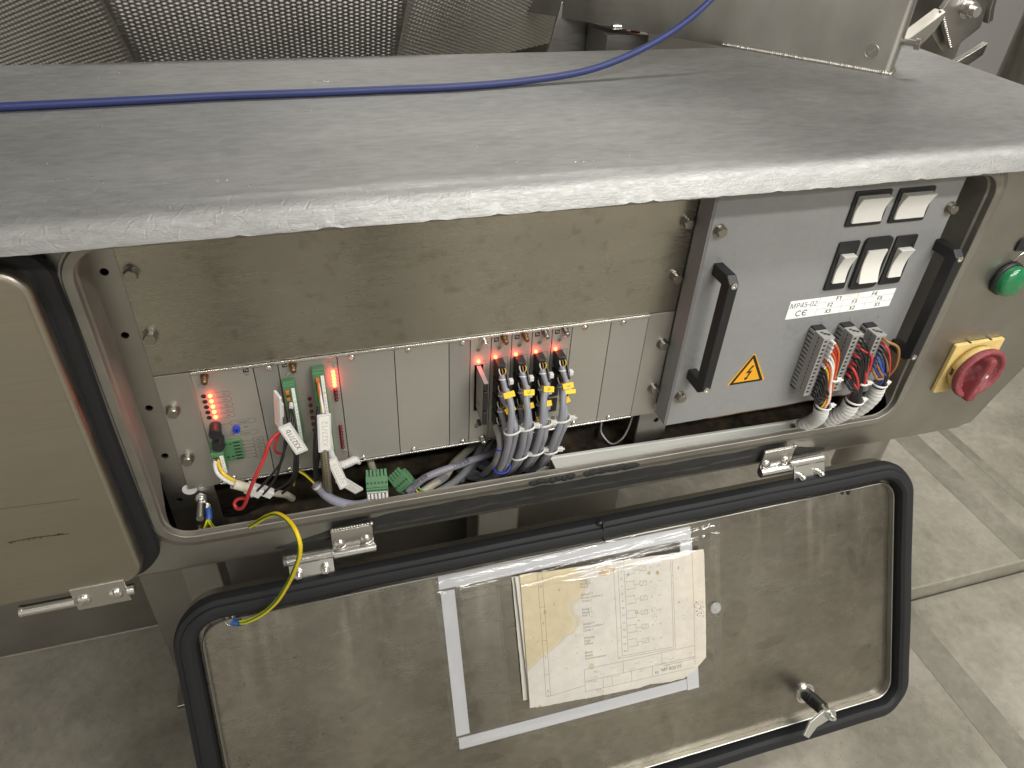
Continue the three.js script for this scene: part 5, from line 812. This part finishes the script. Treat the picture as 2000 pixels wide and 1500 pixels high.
// floor plugs
function floorPlug(label, x, y, z, rot, n, cores) {
  const t = thing('green_plug', label, 'terminal plug', [x, y, z], null, { local: true }); t.rotation.set(...rot); const w = n * 3.65;
  const h = part(t, 'housing', [rbox(-w / 2, w / 2, -7, 5, -6, 6, 0.5), rbox(-w / 2, w / 2, -8, 0.6, 6, 9.4, 0.5), rbox(-w / 2, w / 2, 0.4, 3.4, 5, 8, 0.4)], M.green); const fing = [], screws = [];
  for (let i = 0; i < n; i++) { const cx = -w / 2 + (i + 0.5) * w / n; fing.push(rbox(cx - 1.3, cx + 1.3, 3.4, 5.6, -13, -5.6, 0.3), box(cx - 1.6, cx + 1.6, -6, 3, -9, -5.8)); screws.push(cylY(cx, 5, 5.15, 1.4, 1.3, 14)); part(t, 'ferrule', [cylZ(cx, -4.4, 9, 15.6, 1.55, 12)], M.white); part(t, 'core_wire', tube([[cx, -4.4, 15], [cx + 0.3, -5, 19], [cx * 0.7 + 4, -9, 23], [cx * 0.4 + 8, -14, 24]], 0.85, 7, 2), M[cores[i % cores.length]]); }
  part(h, 'pin_finger', fing, M.green); part(h, 'screw_well', screws, M.greenDark);
  const st = canvasTex(256, 40, (x, ww, hh) => { x.fillStyle = '#f4f3ee'; x.fillRect(0, 0, ww, hh); for (let i = 0; i < n; i++) txt(x, String(i + 1), (i + 0.5) * ww / n, hh / 2, 26); });
  part(h, 'number_strip', planarUV(box(-w / 2 + 0.4, w / 2 - 0.4, -2.6, 0.1, 9.4, 9.8), -w / 2 + 0.4, w / 2 - 0.4, -2.6, 0.1), S({ map: st, roughness: 0.5 }));
  return t;
}
floorPlug('six-way green plug with white ferrules standing on the bay floor', 146, -159, 8, [0.5, -0.1, 0.03], 6, ['wireRed', 'wireBlue', 'beige', 'wireBlack', 'wireBlack', 'wireYellow']);
floorPlug('tilted green plug leaning against the printed grey cable', 171.5, -159, 12, [0.6, 0.5, 0.62], 5, ['wireYellow', 'wireGreen', 'wireBlack']);

// ---------------------------------------------------------------- wires of the supply card and the relay card
{
  const t = thing('supply_plug', 'small green plug with a white and a yellow wire on the supply card', 'terminal plug', [7, -108, 5]);
  const h = part(t, 'housing', [rbox(1.4, 12.6, -106.6, -81.4, 5.4, 15, 0.6)], M.green); const op = []; for (let i = 0; i < 6; i++) op.push(box(3, 6.6, -86.6 - i * 3.6 - 1.3, -86.6 - i * 3.6 + 1.3, 15, 15.12)); part(h, 'clamp_opening', op, M.greenDark);
  const st = canvasTex(48, 256, (x, w, hh) => { x.fillStyle = '#f2f1ec'; x.fillRect(0, 0, w, hh); for (let i = 0; i < 6; i++) txt(x, String(i + 1), 24, (i + 0.5) * hh / 6, 28); }); part(h, 'number_strip', planarUV(box(8.6, 11.8, -105.4, -84.4, 15, 15.6), 8.6, 11.8, -105.4, -84.4), S({ map: st, roughness: 0.5 }));
  part(t, 'ferrule', cylZ(4.8, -87, 14.6, 19, 1.7, 12), plain(0.12, 0.02, 0.025, 0.5));
  part(t, 'wire', tube([[4.6, -87, 17], [4.4, -88, 23], [6, -91.6, 29.6], [11, -98.6, 32], [18, -106.6, 31.4], [24, -111, 30]], 1.75, 10, 2), M.wireWhite); part(t, 'wire', tube([[6.4, -88.4, 16], [7.6, -90.6, 22.6], [10.4, -94, 28.4], [15, -99.6, 30], [20.6, -106, 29.6], [26, -111, 28]], 1.75, 10, 2), M.wireYellow);
}
{
  const t = thing('inline_connector', 'cream inline connector hanging below the supply card', 'connector', [30, -120, 28]);
  part(t, 'sleeve', tube([[16.6, -105, 31.8], [22, -109.6, 31], [28, -115, 29.6]], 4.4, 16, 2), M.cream);
  part(t, 'body', [rbox(-5.5, 10, -5, 5, -4.4, 4.4, 1).rotateZ(-0.72).translate(30.5, -118.6, 28), rbox(-2, 9, -4, 4, -4, 4, 1).rotateZ(-0.72).translate(40, -128.6, 23), rbox(-5, -3, -6.4, 6.4, -2, 2, 0.5).rotateZ(-0.72).translate(36, -124, 29.6)], M.whiteSoft);
  part(t, 'tail', tube([[44, -133, 21], [51, -143, 15], [57, -152, 9], [62, -168, 0]], 3.6, 12, 2), M.beige);
}
single('red_wire', [tube([[64, -52, 33], [56, -55, 40], [48, -72, 42], [40, -86, 44], [30, -108, 42], [24, -125, 38], [18.4, -137, 32.4], [13.6, -140, 28], [12.4, -136.4, 24.6], [16, -134.6, 22], [21, -137, 20]], 1.7, 10, 2)], M.wireRed, 'thick red wire with a hooked end hanging across the supply card', 'wire', [40, -90, 40]);
single('red_wire', [tube([[64, -56, 30], [60, -65, 30], [57.6, -72, 29.4], [58, -81, 26], [62, -89, 20]], 1.1, 8, 2)], M.wireRed, 'thin red wire loop below the white wire tags', 'wire', [60, -70, 28]);
const bw = [['black wire running left from the relay card under the supply card', [[77, -40, 10], [75, -46, 24], [68, -62, 32], [63, -79, 38], [53, -95, 37], [37, -116, 33], [28, -132, 23], [6, -157, 4], [-12, -178, -14], [-24, -182, -40]]],
  [null, [[77.4, -44, 10], [76, -50, 23], [69, -66, 31], [61, -84, 36], [55, -101, 35], [40, -128, 27], [20, -154, 9], [-8, -175, -14], [-24, -180, -44]]],
  [null, [[77, -48, 10], [76, -56, 24], [74.6, -76, 30], [72, -92, 32], [67, -113, 29], [49, -134, 21], [26, -159, 7], [6, -181, -3], [-14, -190, -18]]],
  [null, [[77, -52, 10], [77, -60, 22], [75, -84, 28], [73, -100, 28], [66, -127, 22], [39, -160, 8], [13, -180, -3], [-14, -195, -20]]],
  [null, [[77, -56, 10], [77.6, -64, 20], [76, -86, 24], [74, -104, 24], [70, -126, 14], [50, -160, -4], [20, -186, -12], [-10, -197, -26]]]];
bw.forEach(([, p], i) => { const t = thing('black_wire', 'thin black wire running left from the relay card under the supply card', 'wire', p[3], 'black wires under the supply card'); part(t, 'core', tube(p, 1.15, 8, 3), M.wireBlack); if (i === 0) part(t, 'ferrule', cylZ(77, -40, 10.5, 16, 1.9, 12), M.white); });
[[[100, -48, 10], [96, -58, 22], [93, -68, 29], [89.6, -88, 35], [88, -110, 33], [86, -137, 18], [84, -160, 0]], [[101, -52, 10], [98, -60, 22], [95, -74, 30], [92, -89, 35], [90, -113, 31], [88, -139, 16], [88, -164, 0]], [[101, -72, 10], [98, -82, 21], [95.4, -90, 29], [91, -98, 32], [88, -120, 26], [84, -150, 8]], [[104, -66, 10], [101, -76, 20], [97, -84, 27], [92.6, -96, 31], [90, -120, 24], [87, -152, 4]]].forEach((p, i) => single('black_wire', tube(p, 1.25, 8, 3), M.wireBlack, 'black wire hanging straight down between the two tall green plugs', 'wire', p[2], 'black wires between the green plugs'));
// braided screen with its cores
{
  const t = thing('braided_cable', 'cable with bare silver braid below the wire tag on the relay card', 'cable', [99, -90, 40]);
  const braid = dataTex(64, 64, (u, v) => { const a = Math.sin((u * 4 + v * 4) * 6.283), b = Math.sin((u * 4 - v * 4) * 6.283); const k = 0.55 + 0.3 * Math.max(a, b) - 0.25 * (Math.abs(a) < 0.3 ? 1 : 0); return [k, k * 0.97, k * 0.88]; }, true, [14, 1]);
  part(t, 'braid', tube([[100, -72, 37], [99.4, -80, 39], [99, -90, 41], [98.6, -102, 41.6], [98, -116, 38], [98, -140, 27], [97, -160, 10]], 3.9, 14, 2), S({ map: braid, metalness: 0.8, roughness: 0.42, color: lin(0.62, 0.6, 0.52), bumpMap: braid, bumpScale: 0.0003 }));
  for (const [c, dx, y0] of [['wireOrange', 0, -18], ['wireWhite', 1, -20], ['wireGreen', -1.6, -22], ['wireWhite', 2.2, -34], ['wireBlack', 3.4, -36], ['wireBrown', -0.6, -26]]) part(t, 'core_wire', tube([[102.4 + dx * 0.2, y0, 11], [102.6 + dx * 0.4, y0 - 3, 17], [102.8 + dx * 0.5, (y0 - 40) / 2, 24 + dx], [103 + dx * 0.5, -39, 32]], c === 'wireWhite' ? 1.2 : 0.9, 7, 2), M[c]);
}
{ const t = thing('spiral_wrapped_cable', 'white cable wrapped in clear spiral below the relay card', 'cable', [112, -116, 20]); const c = curve([[104, -86, 26], [107, -103, 28], [112, -114, 21], [120, -121, 12], [127, -126, 4], [131, -138, -6]]); part(t, 'sheath', tube(c.getPoints(20), 3.4, 12, 2), M.whiteSoft); const sp = []; for (let i = 0; i <= 160; i++) { const u = 0.4 + 0.6 * i / 160, p = c.getPoint(u), a = i * 0.42; sp.push([p.x + 1.8 * Math.cos(a), p.y + 3.6 * Math.sin(a), p.z + 3.6 * Math.cos(a)]); } part(t, 'spiral', tube(sp, 0.8, 6, 1.5), M.white); }
// white wire tags
function tag(label, text, c, L, H, ang, tilt, faint) {
  const t = thing('wire_tag', label, 'wire tag', c, 'white wire tags', { local: true }); t.rotation.set(tilt[0], tilt[1], ang);
  part(t, 'holder', extr(rrShape(-L / 2, L / 2, -H / 2, H / 2, 1), -1.4, 1, 0.4), new THREE.MeshPhysicalMaterial({ color: lin(0.62, 0.63, 0.62), roughness: 0.3, clearcoat: 0.3 }));
  const tx = canvasTex(256, 72, (x, w, h) => { x.fillStyle = '#eceae3'; x.fillRect(0, 0, w, h); txt(x, text, w / 2, h / 2 + 2, 54, { fill: faint ? '#c6c2b9' : '#3f3d39' }); });
  part(t, 'paper_slip', planarUV(box(-L / 2 + 2.4, L / 2 - 1.6, -H / 2 + 1.6, H / 2 - 1.6, 1, 1.25), -L / 2 + 2.4, L / 2 - 1.6, -H / 2 + 1.6, H / 2 - 1.6), S({ map: tx, roughness: 0.5 }));
  part(t, 'clip', [rbox(-L * 0.2, L * 0.2, -2, 2, -4.6, -1.2, 0.5)], M.whiteSoft);
}
tag('white wire tag reading X327/1b, tilted across the left green plug', 'X327/1b', [75.4, -51.8, 45], 35, 11.4, 1.885, [0, 0], false);
tag('upright white wire tag above the silver braid', 'X327/12', [102, -55, 40], 42, 12, 1.49, [0, 0.1], true);
tag('white wire tag turned edge-on beside the left green plug', 'X327/1a', [66.5, -29, 32], 41, 11, 1.32, [-0.1, -1.15], true);
tag('white wire tag hanging beside the braid below the rack edge', 'X327/13', [109, -107, 39], 41, 9.6, 1.78, [0, 0.2], true);
tag('lowest white wire tag lying behind the hanging one', 'X327/14', [118, -131, 33], 38, 9.6, 2.05, [0.3, 0.1], true);

// ---------------------------------------------------------------- earth connections
{
  const t = thing('earth_stud', 'threaded earth stud with blue lug at the lower left of the bay', 'earth stud', [-19.5, -146, 0]);
  part(t, 'threaded_rod', [cylZ(-19.5, -146, -2, 28, 3.1, 16), ...Array.from({ length: 16 }, (_, i) => new THREE.TorusGeometry(3.1, 0.35, 5, 16).translate(-19.5, -146, 10 + i * 1.15))], M.bolt);
  part(t, 'nut', hexHead(11, 5, 0).map(g => g.translate(-19.5, -146, 0)), M.bright); part(t, 'washer', [cylZ(-19.5, -146, 5, 6.4, 6, 22), cylZ(-19.5, -146, 6.6, 8, 5, 22)], M.bright);
  part(t, 'lug', [cylZ(-17, -149, 8.2, 9, 5, 18), rbox(-16, -10.6, -158, -148, 8.4, 13, 1)], M.bright); part(t, 'lug_sleeve', tube([[-14, -149, 11], [-13.6, -154, 14], [-14.6, -158.4, 18]], 3.1, 14, 1.5), M.blueSleeve);
  part(t, 'earth_wire', tube([[-14.4, -157.6, 18], [-14, -160, 20.6], [-11, -168, 22], [-6, -175.6, 20], [2, -182, 14], [12, -190, 4]], 1.6, 10, 2), M.earth); part(t, 'earth_wire', tube([[-15.2, -157.6, 18], [-18, -163, 21], [-22, -170, 21], [-27, -178, 18], [-30, -190, 8]], 1.6, 10, 2), M.earth);
  part(t, 'label_ring', lathe([[0, 0.2], [3.4, 0.2], [3.6, 0.5], [6.4, 0.5], [6.6, 0]], 32).rotateX(Math.PI / 2).translate(-27.6, -135, -2), M.white);
}
{
  const pts = [[-8, -186, 14], [4, -178, 22], [18, -163, 34], [30, -147, 44], [42, -129, 56], [52, -117, 67], [61, -111.6, 82], [66.6, -111.6, 96], [68.4, -119, 103], [67, -131, 104], [61, -152, 101], [50, -183, 94], [36, -212, 88], [20, -232, 83], [5, -242.4, 79.6], [-1.4, -244.4, 77.6]];
  const t = thing('earth_wire', 'yellow and green earth wire arching from the bay to the open door', 'wire', [60, -112, 82]);
  part(t, 'sheath', tube(pts, 2.15, 12, 3), M.earth); part(t, 'lug_sleeve', tube([[-1, -244.2, 77.8], [-5, -245.4, 76], [-9, -246, 73.6]], 3.5, 14, 1.5), M.blueSleeve); part(t, 'lug', new THREE.TorusGeometry(4.4, 1, 8, 20).rotateX(-0.47).translate(-11, -249, 70), M.bright);
}
// cable duct lid, and the blue cable on the worktop
{
  const t = thing('cable_duct', 'pale grey plastic cable duct lying along the bay edge', 'cable duct', [490, -176, 14]);
  const slope = -0.033, L = 325, prof = [[6, -11], [6, 0], [7.2, 1.4], [10, 1.4], [11, 0.3], [12.6, 0.3], [13.6, 1.4], [27, 1.4], [28.4, 0], [28.4, -11], [26.8, -11], [26.8, -0.4], [7.6, -0.4], [7.6, -11]];
  part(t, 'lid', loft([333, 658].map(x => prof.map(([z, y]) => V(x, -165.6 + y + (x - 333) * slope, z))), true, false, 0.5), M.duct);
  part(t, 'base', loft([318, 660].map(x => [[8.4, -26], [26, -26], [26, -12], [24.6, -12], [24.6, -24], [9.8, -24], [9.8, -12], [8.4, -12]].map(([z, y]) => V(x, -165.6 + y + (x - 333) * slope, z))), true, false, 0.4), M.duct);
}
single('blue_cable', [tube([[-330, 175.6, -150], [-200, 175.6, -156], [-117, 175.6, -158], [-60, 175.6, -160], [0, 175.6, -163], [60, 175.6, -166], [130, 175.6, -166], [200, 175.6, -167], [275, 175.8, -168], [350, 176.6, -178], [419, 182, -190], [486, 198, -208], [548, 222, -232], [600, 252, -262], [640, 290, -296], [662, 330, -318], [676, 390, -336], [684, 470, -350]], 3.5, 14, 5)], M.blueCable, 'long dark blue cable lying across the worktop and rising behind', 'cable', [130, 175, -166]);

// ---------------------------------------------------------------- controls on the right of the front
{
  const t = thing('main_switch', 'yellow and red rotary main switch on the cabinet front', 'rotary switch', [842, -104, 34]);
  const Zs = 34.2, cx = 842.4, cy = -104;
  part(t, 'yellow_plate', [extr(rrShape(807, 878, -139, -69.5, 2.4), Zs, Zs + 5, 1)], M.yellowPlastic);
  part(t, 'plate_notch', [box(826, 828.6, -69.6, -68.9, Zs + 1, Zs + 4.6), box(856, 858.6, -69.6, -68.9, Zs + 1, Zs + 4.6)], M.black);
  part(t, 'yellow_collar', cut(lathe([[0, 0], [30, 0], [31, 6], [31.4, 10.4], [29, 11], [20, 9], [0, 9]], 48).rotateX(Math.PI / 2).translate(cx, cy, Zs + 4.6), box(cx - 38, cx - 22, cy - 5, cy + 5, Zs + 6.4, Zs + 13)), M.yellowPlastic); part(t, 'lock_slot', box(cx - 27, cx - 23, cy - 4.6, cy + 4.6, Zs + 6, Zs + 12), M.redPlastic);
  part(t, 'red_ring', lathe([[31, -2], [33, 0], [33.6, 2], [33.4, 5.6], [31.8, 7], [29, 6.8], [27, 5], [25, 0.6], [14, -2.6], [0, -2.8]], 56).rotateX(Math.PI / 2).translate(cx, cy, Zs + 17), M.redPlastic);
  const grip = new THREE.ExtrudeGeometry(rrShape(-8.4, 8.4, -35, 25, [5, 5, 7, 7]), { depth: 14, bevelEnabled: true, bevelThickness: 4, bevelSize: 3, bevelOffset: -3, bevelSegments: 4 });
  { const p = grip.attributes.position; for (let i = 0; i < p.count; i++) { const k = 1 - 0.35 * Math.max(0, p.getZ(i)) / 18; p.setX(i, p.getX(i) * k); } grip.computeVertexNormals(); }
  const gp = part(t, 'grip', boxUV(clean(grip)).rotateZ(-0.12).translate(cx, cy, Zs + 12), M.redPlastic); part(gp, 'grip_hole', new THREE.TorusGeometry(1.5, 0.6, 8, 18).translate(cx + 1, cy + 2, Zs + 30.2), M.white);
}
{
  const t = thing('pilot_lamp', 'round green pilot lamp on the cabinet front above the rotary switch', 'pilot lamp', [834, 13, 34]);
  part(t, 'bezel', lathe([[0, 0], [19, 0], [19.6, 3], [18.4, 6], [0, 6]], 40).rotateX(Math.PI / 2).translate(834, 13, 34.2), M.black); part(t, 'lens', lathe([[17.6, 0], [17.4, 5], [15.6, 8.4], [11, 10.6], [0, 11.6]], 40).rotateX(Math.PI / 2).translate(834, 13, 39.6), M.greenLens);
  part(t, 'name_tab', extr(rrShape(826, 856, 46, 62, [2, 2, 8, 8]), 34.2, 36.4, 0.5), M.black); part(t, 'wire_clip', tube([[828, 36, 38], [829, 43, 40], [834, 46, 40], [844, 45, 39]], 1, 8, 1.5), M.bright);
}
// ---------------------------------------------------------------- legs and castor under the cabinet
function leg(x0, x1, z0, z1, label, m = M.steelFace) { const t = thing('support_leg', label, 'machine leg', [(x0 + x1) / 2, -YF + 30, (z0 + z1) / 2]); part(t, 'tube', rbox(x0, x1, -YF + 38, -214, z0, z1, 4), m); part(t, 'foot_plate', rbox(x0 - 14, x1 + 14, -YF + 30, -YF + 38, z0 - 14, z1 + 14, 2), m); }
leg(-66, -28, -64, -22, 'square steel leg under the left end of the open bay', M.steelFace);
leg(298, 362, -216, -150, 'dark square leg under the middle of the cabinet', M.steelFace);
leg(-150, -96, -200, -140, 'square steel leg under the closed door', M.steelFace);
leg(-700, -640, -60, 0, 'square steel leg under the far end of the closed door');
{
  const t = thing('added_under_sheet', 'added upright sheet that keeps the space under the cabinet dark', 'tray', [100, -330, -240]); part(t, 'sheet', [box(-640, 600, -684, -214, -286, -282)], M.steelFace);  // upright sheet added to hide the lit floor, for darkness below the cabinet
}
// ---------------------------------------------------------------- the person who takes the photograph: stands in front of the cabinet, mirrored in the blank plate and shading the floor (metres)
{
  const right = new THREE.Vector3(0.95671, 0.04754, 0.28713), up = new THREE.Vector3(0.13911, 0.79188, -0.59462), back = new THREE.Vector3(-0.25564, 0.60882, 0.75099), cam = camera.position;
  const ph = cam.clone().addScaledVector(back, 0.02).addScaledVector(right, -0.045);
  const phone = shadow(new THREE.Mesh(boxUV(clean(new RoundedBoxGeometry(0.148, 0.072, 0.008, 3, 0.003)), 1), M.black)); phone.name = 'phone'; phone.position.copy(ph); phone.quaternion.copy(camera.quaternion); scene.add(phone); phone.userData = { label: 'black phone held level by the standing person', category: 'phone' };
  const onPhone = (a, b, c) => ph.clone().addScaledVector(right, a).addScaledVector(up, b).addScaledVector(back, c);
  const NAVY = [0.02, 0.025, 0.045], TROUSER = [0.022, 0.022, 0.024], SKIN = [0.5, 0.3, 0.21], BOOT = [0.015, 0.013, 0.012];
  const C = [], cap3 = (a, ra, b, rb, col, k = 0.03) => C.push([a.isVector3 ? a : V(...a), ra, b.isVector3 ? b : V(...b), rb, col, k]);
  const wr = { '-1': onPhone(-0.135, -0.045, 0.1), '1': onPhone(0.135, -0.045, 0.1) };
  for (const s of [-1, 1]) {
    const x = 0.118;
    cap3([x + s * 0.085, 0.92, 0.93], 0.095, [x + s * 0.145, 0.5, 0.905], 0.062, TROUSER); cap3([x + s * 0.145, 0.5, 0.905], 0.062, [x + s * 0.165, 0.11, 0.945], 0.046, TROUSER);
    cap3([x + s * 0.165, 0.07, 0.96], 0.045, [x + s * 0.18, 0.04, 0.8], 0.036, BOOT, 0.015);
    cap3([x + s * 0.185, 1.41, 0.92], 0.058, [x + s * 0.25, 1.15, 0.86], 0.046, NAVY); cap3([x + s * 0.25, 1.15, 0.86], 0.046, wr[s], 0.032, NAVY, 0.02);
    cap3([x, 1.4, 0.93], 0.1, [x + s * 0.165, 1.415, 0.92], 0.062, NAVY);
    cap3([x + s * 0.088, 1.63, 0.885], 0.012, [x + s * 0.09, 1.66, 0.89], 0.014, SKIN, 0.006);
  }
  cap3([0.118, 0.97, 0.935], 0.145, [0.118, 1.15, 0.935], 0.13, NAVY, 0.05); cap3([0.118, 1.15, 0.935], 0.13, [0.118, 1.34, 0.925], 0.142, NAVY, 0.05);
  cap3([0.118, 1.42, 0.915], 0.06, [0.118, 1.54, 0.89], 0.053, SKIN, 0.03); cap3([0.118, 1.59, 0.85], 0.072, [0.118, 1.67, 0.885], 0.092, SKIN, 0.03); cap3([0.118, 1.625, 0.775], 0.011, [0.118, 1.6, 0.757], 0.014, SKIN, 0.012);
  const H = { '-1': [], '1': [] };
  for (const s of [-1, 1]) {
    const h = (a, ra, b, rb) => H[s].push([a, ra, b, rb, SKIN, 0.008]), e = s * 0.074;
    h(wr[s], 0.026, onPhone(e + s * 0.03, -0.012, 0.04), 0.021); h(onPhone(e + s * 0.03, -0.012, 0.04), 0.021, onPhone(e + s * 0.018, 0.004, 0.026), 0.017);
    [[0.034, 0.052], [0.016, 0.058], [-0.002, 0.056], [-0.02, 0.046]].forEach(([b, L], i) => { const k = onPhone(e + s * 0.016, b, 0.02), m = onPhone(e + s * 0.012, b + 0.002, -0.002), t = onPhone(e - s * (L - 0.03), b + 0.002, 0.014 + 0.0); h(onPhone(e + s * 0.03, b * 0.6, 0.036), 0.011, k, 0.0092); h(k, 0.0092, onPhone(e + s * 0.011, b + 0.002, 0.0085), 0.0086); h(onPhone(e + s * 0.011, b + 0.002, 0.0085), 0.0086, onPhone(e - s * 0.006, b + 0.002, 0.0135), 0.0078); });
    const k = onPhone(e + s * 0.018, -0.034, 0.034); h(onPhone(e + s * 0.032, -0.02, 0.044), 0.014, k, 0.011); h(k, 0.011, onPhone(e - s * 0.012, -0.026, 0.016), 0.0095);
  }
  const field = (list, c, half, res) => {
    const mc = new MarchingCubes(res, new THREE.MeshBasicMaterial(), false, false, 200000), f = mc.field; mc.isolation = 0;
    for (let k = 0; k < res; k++) for (let j = 0; j < res; j++) for (let i = 0; i < res; i++) {
      const x = c.x + (i / res * 2 - 1) * half, y = c.y + (j / res * 2 - 1) * half, z = c.z + (k / res * 2 - 1) * half; let d = 9;
      if (!(list === C && (x < -0.28 || x > 0.52 || z < 0.55 || z > 1.12))) for (const q of list) {
        const a = q[0], b = q[2], ex = b.x - a.x, ey = b.y - a.y, ez = b.z - a.z, t = Math.max(0, Math.min(1, ((x - a.x) * ex + (y - a.y) * ey + (z - a.z) * ez) / (ex * ex + ey * ey + ez * ez))), dx = x - a.x - ex * t, dy = y - a.y - ey * t, dz = z - a.z - ez * t, n = Math.sqrt(dx * dx + dy * dy + dz * dz) - (q[1] + (q[3] - q[1]) * t), hh = Math.max(q[5] - Math.abs(d - n), 0) / q[5];
        d = Math.min(d, n) - hh * hh * q[5] * 0.25;
      }
      f[i + j * res + k * res * res] = -d;
    }
    mc.update(); const n = mc.count, pos = new Float32Array(n * 3), nor = new Float32Array(n * 3), col = new Float32Array(n * 3);
    for (let i = 0; i < n; i++) {
      const p = [0, 1, 2].map(q => mc.positionArray[i * 3 + q] * half); pos.set([p[0] + c.x, p[1] + c.y, p[2] + c.z], i * 3); nor.set([0, 1, 2].map(q => mc.normalArray[i * 3 + q]), i * 3);
      let best = 9, cc = SKIN; for (const q of list) { const a = q[0], b = q[2], P = V(pos[i * 3], pos[i * 3 + 1], pos[i * 3 + 2]), e = b.clone().sub(a), t = Math.max(0, Math.min(1, P.clone().sub(a).dot(e) / e.lengthSq())), dd = P.distanceTo(a.clone().addScaledVector(e, t)) - (q[1] + (q[3] - q[1]) * t); if (dd < best) { best = dd; cc = q[4]; } } col.set(cc, i * 3);
    }
    const g = new THREE.BufferGeometry(); g.setAttribute('position', new THREE.BufferAttribute(pos, 3)); g.setAttribute('normal', new THREE.BufferAttribute(nor, 3)); g.setAttribute('color', new THREE.BufferAttribute(col, 3)); g.setAttribute('uv', new THREE.BufferAttribute(new Float32Array(n * 2), 2)); return g;
  };
  const base = V(0.118, 0, 0.93), gs = [field(C, V(0.118, 0.88, 0.93), 0.94, 150), ...[-1, 1].map(s => field(H[s], onPhone(s * 0.1, -0.012, 0.045), 0.1, 60))];
  const g = mergeGeometries(gs); g.translate(-base.x, -base.y, -base.z);
  const p = shadow(new THREE.Mesh(g, S({ vertexColors: true, roughness: 0.85 }))); p.name = 'person'; p.position.copy(base); scene.add(p);
  p.userData = { label: 'person in navy jacket and dark trousers holding up a phone', category: 'person' };
  const hair = shadow(new THREE.Mesh(boxUV(clean(new THREE.SphereGeometry(0.1, 24, 16, 0, Math.PI * 2, 0, 1.75).rotateX(0.5).translate(0.118, 1.675, 0.893)), 1).translate(-base.x, -base.y, -base.z), plain(0.03, 0.02, 0.014, 0.8))); hair.name = 'hair'; p.add(hair);
}
renderer.render(scene, camera);
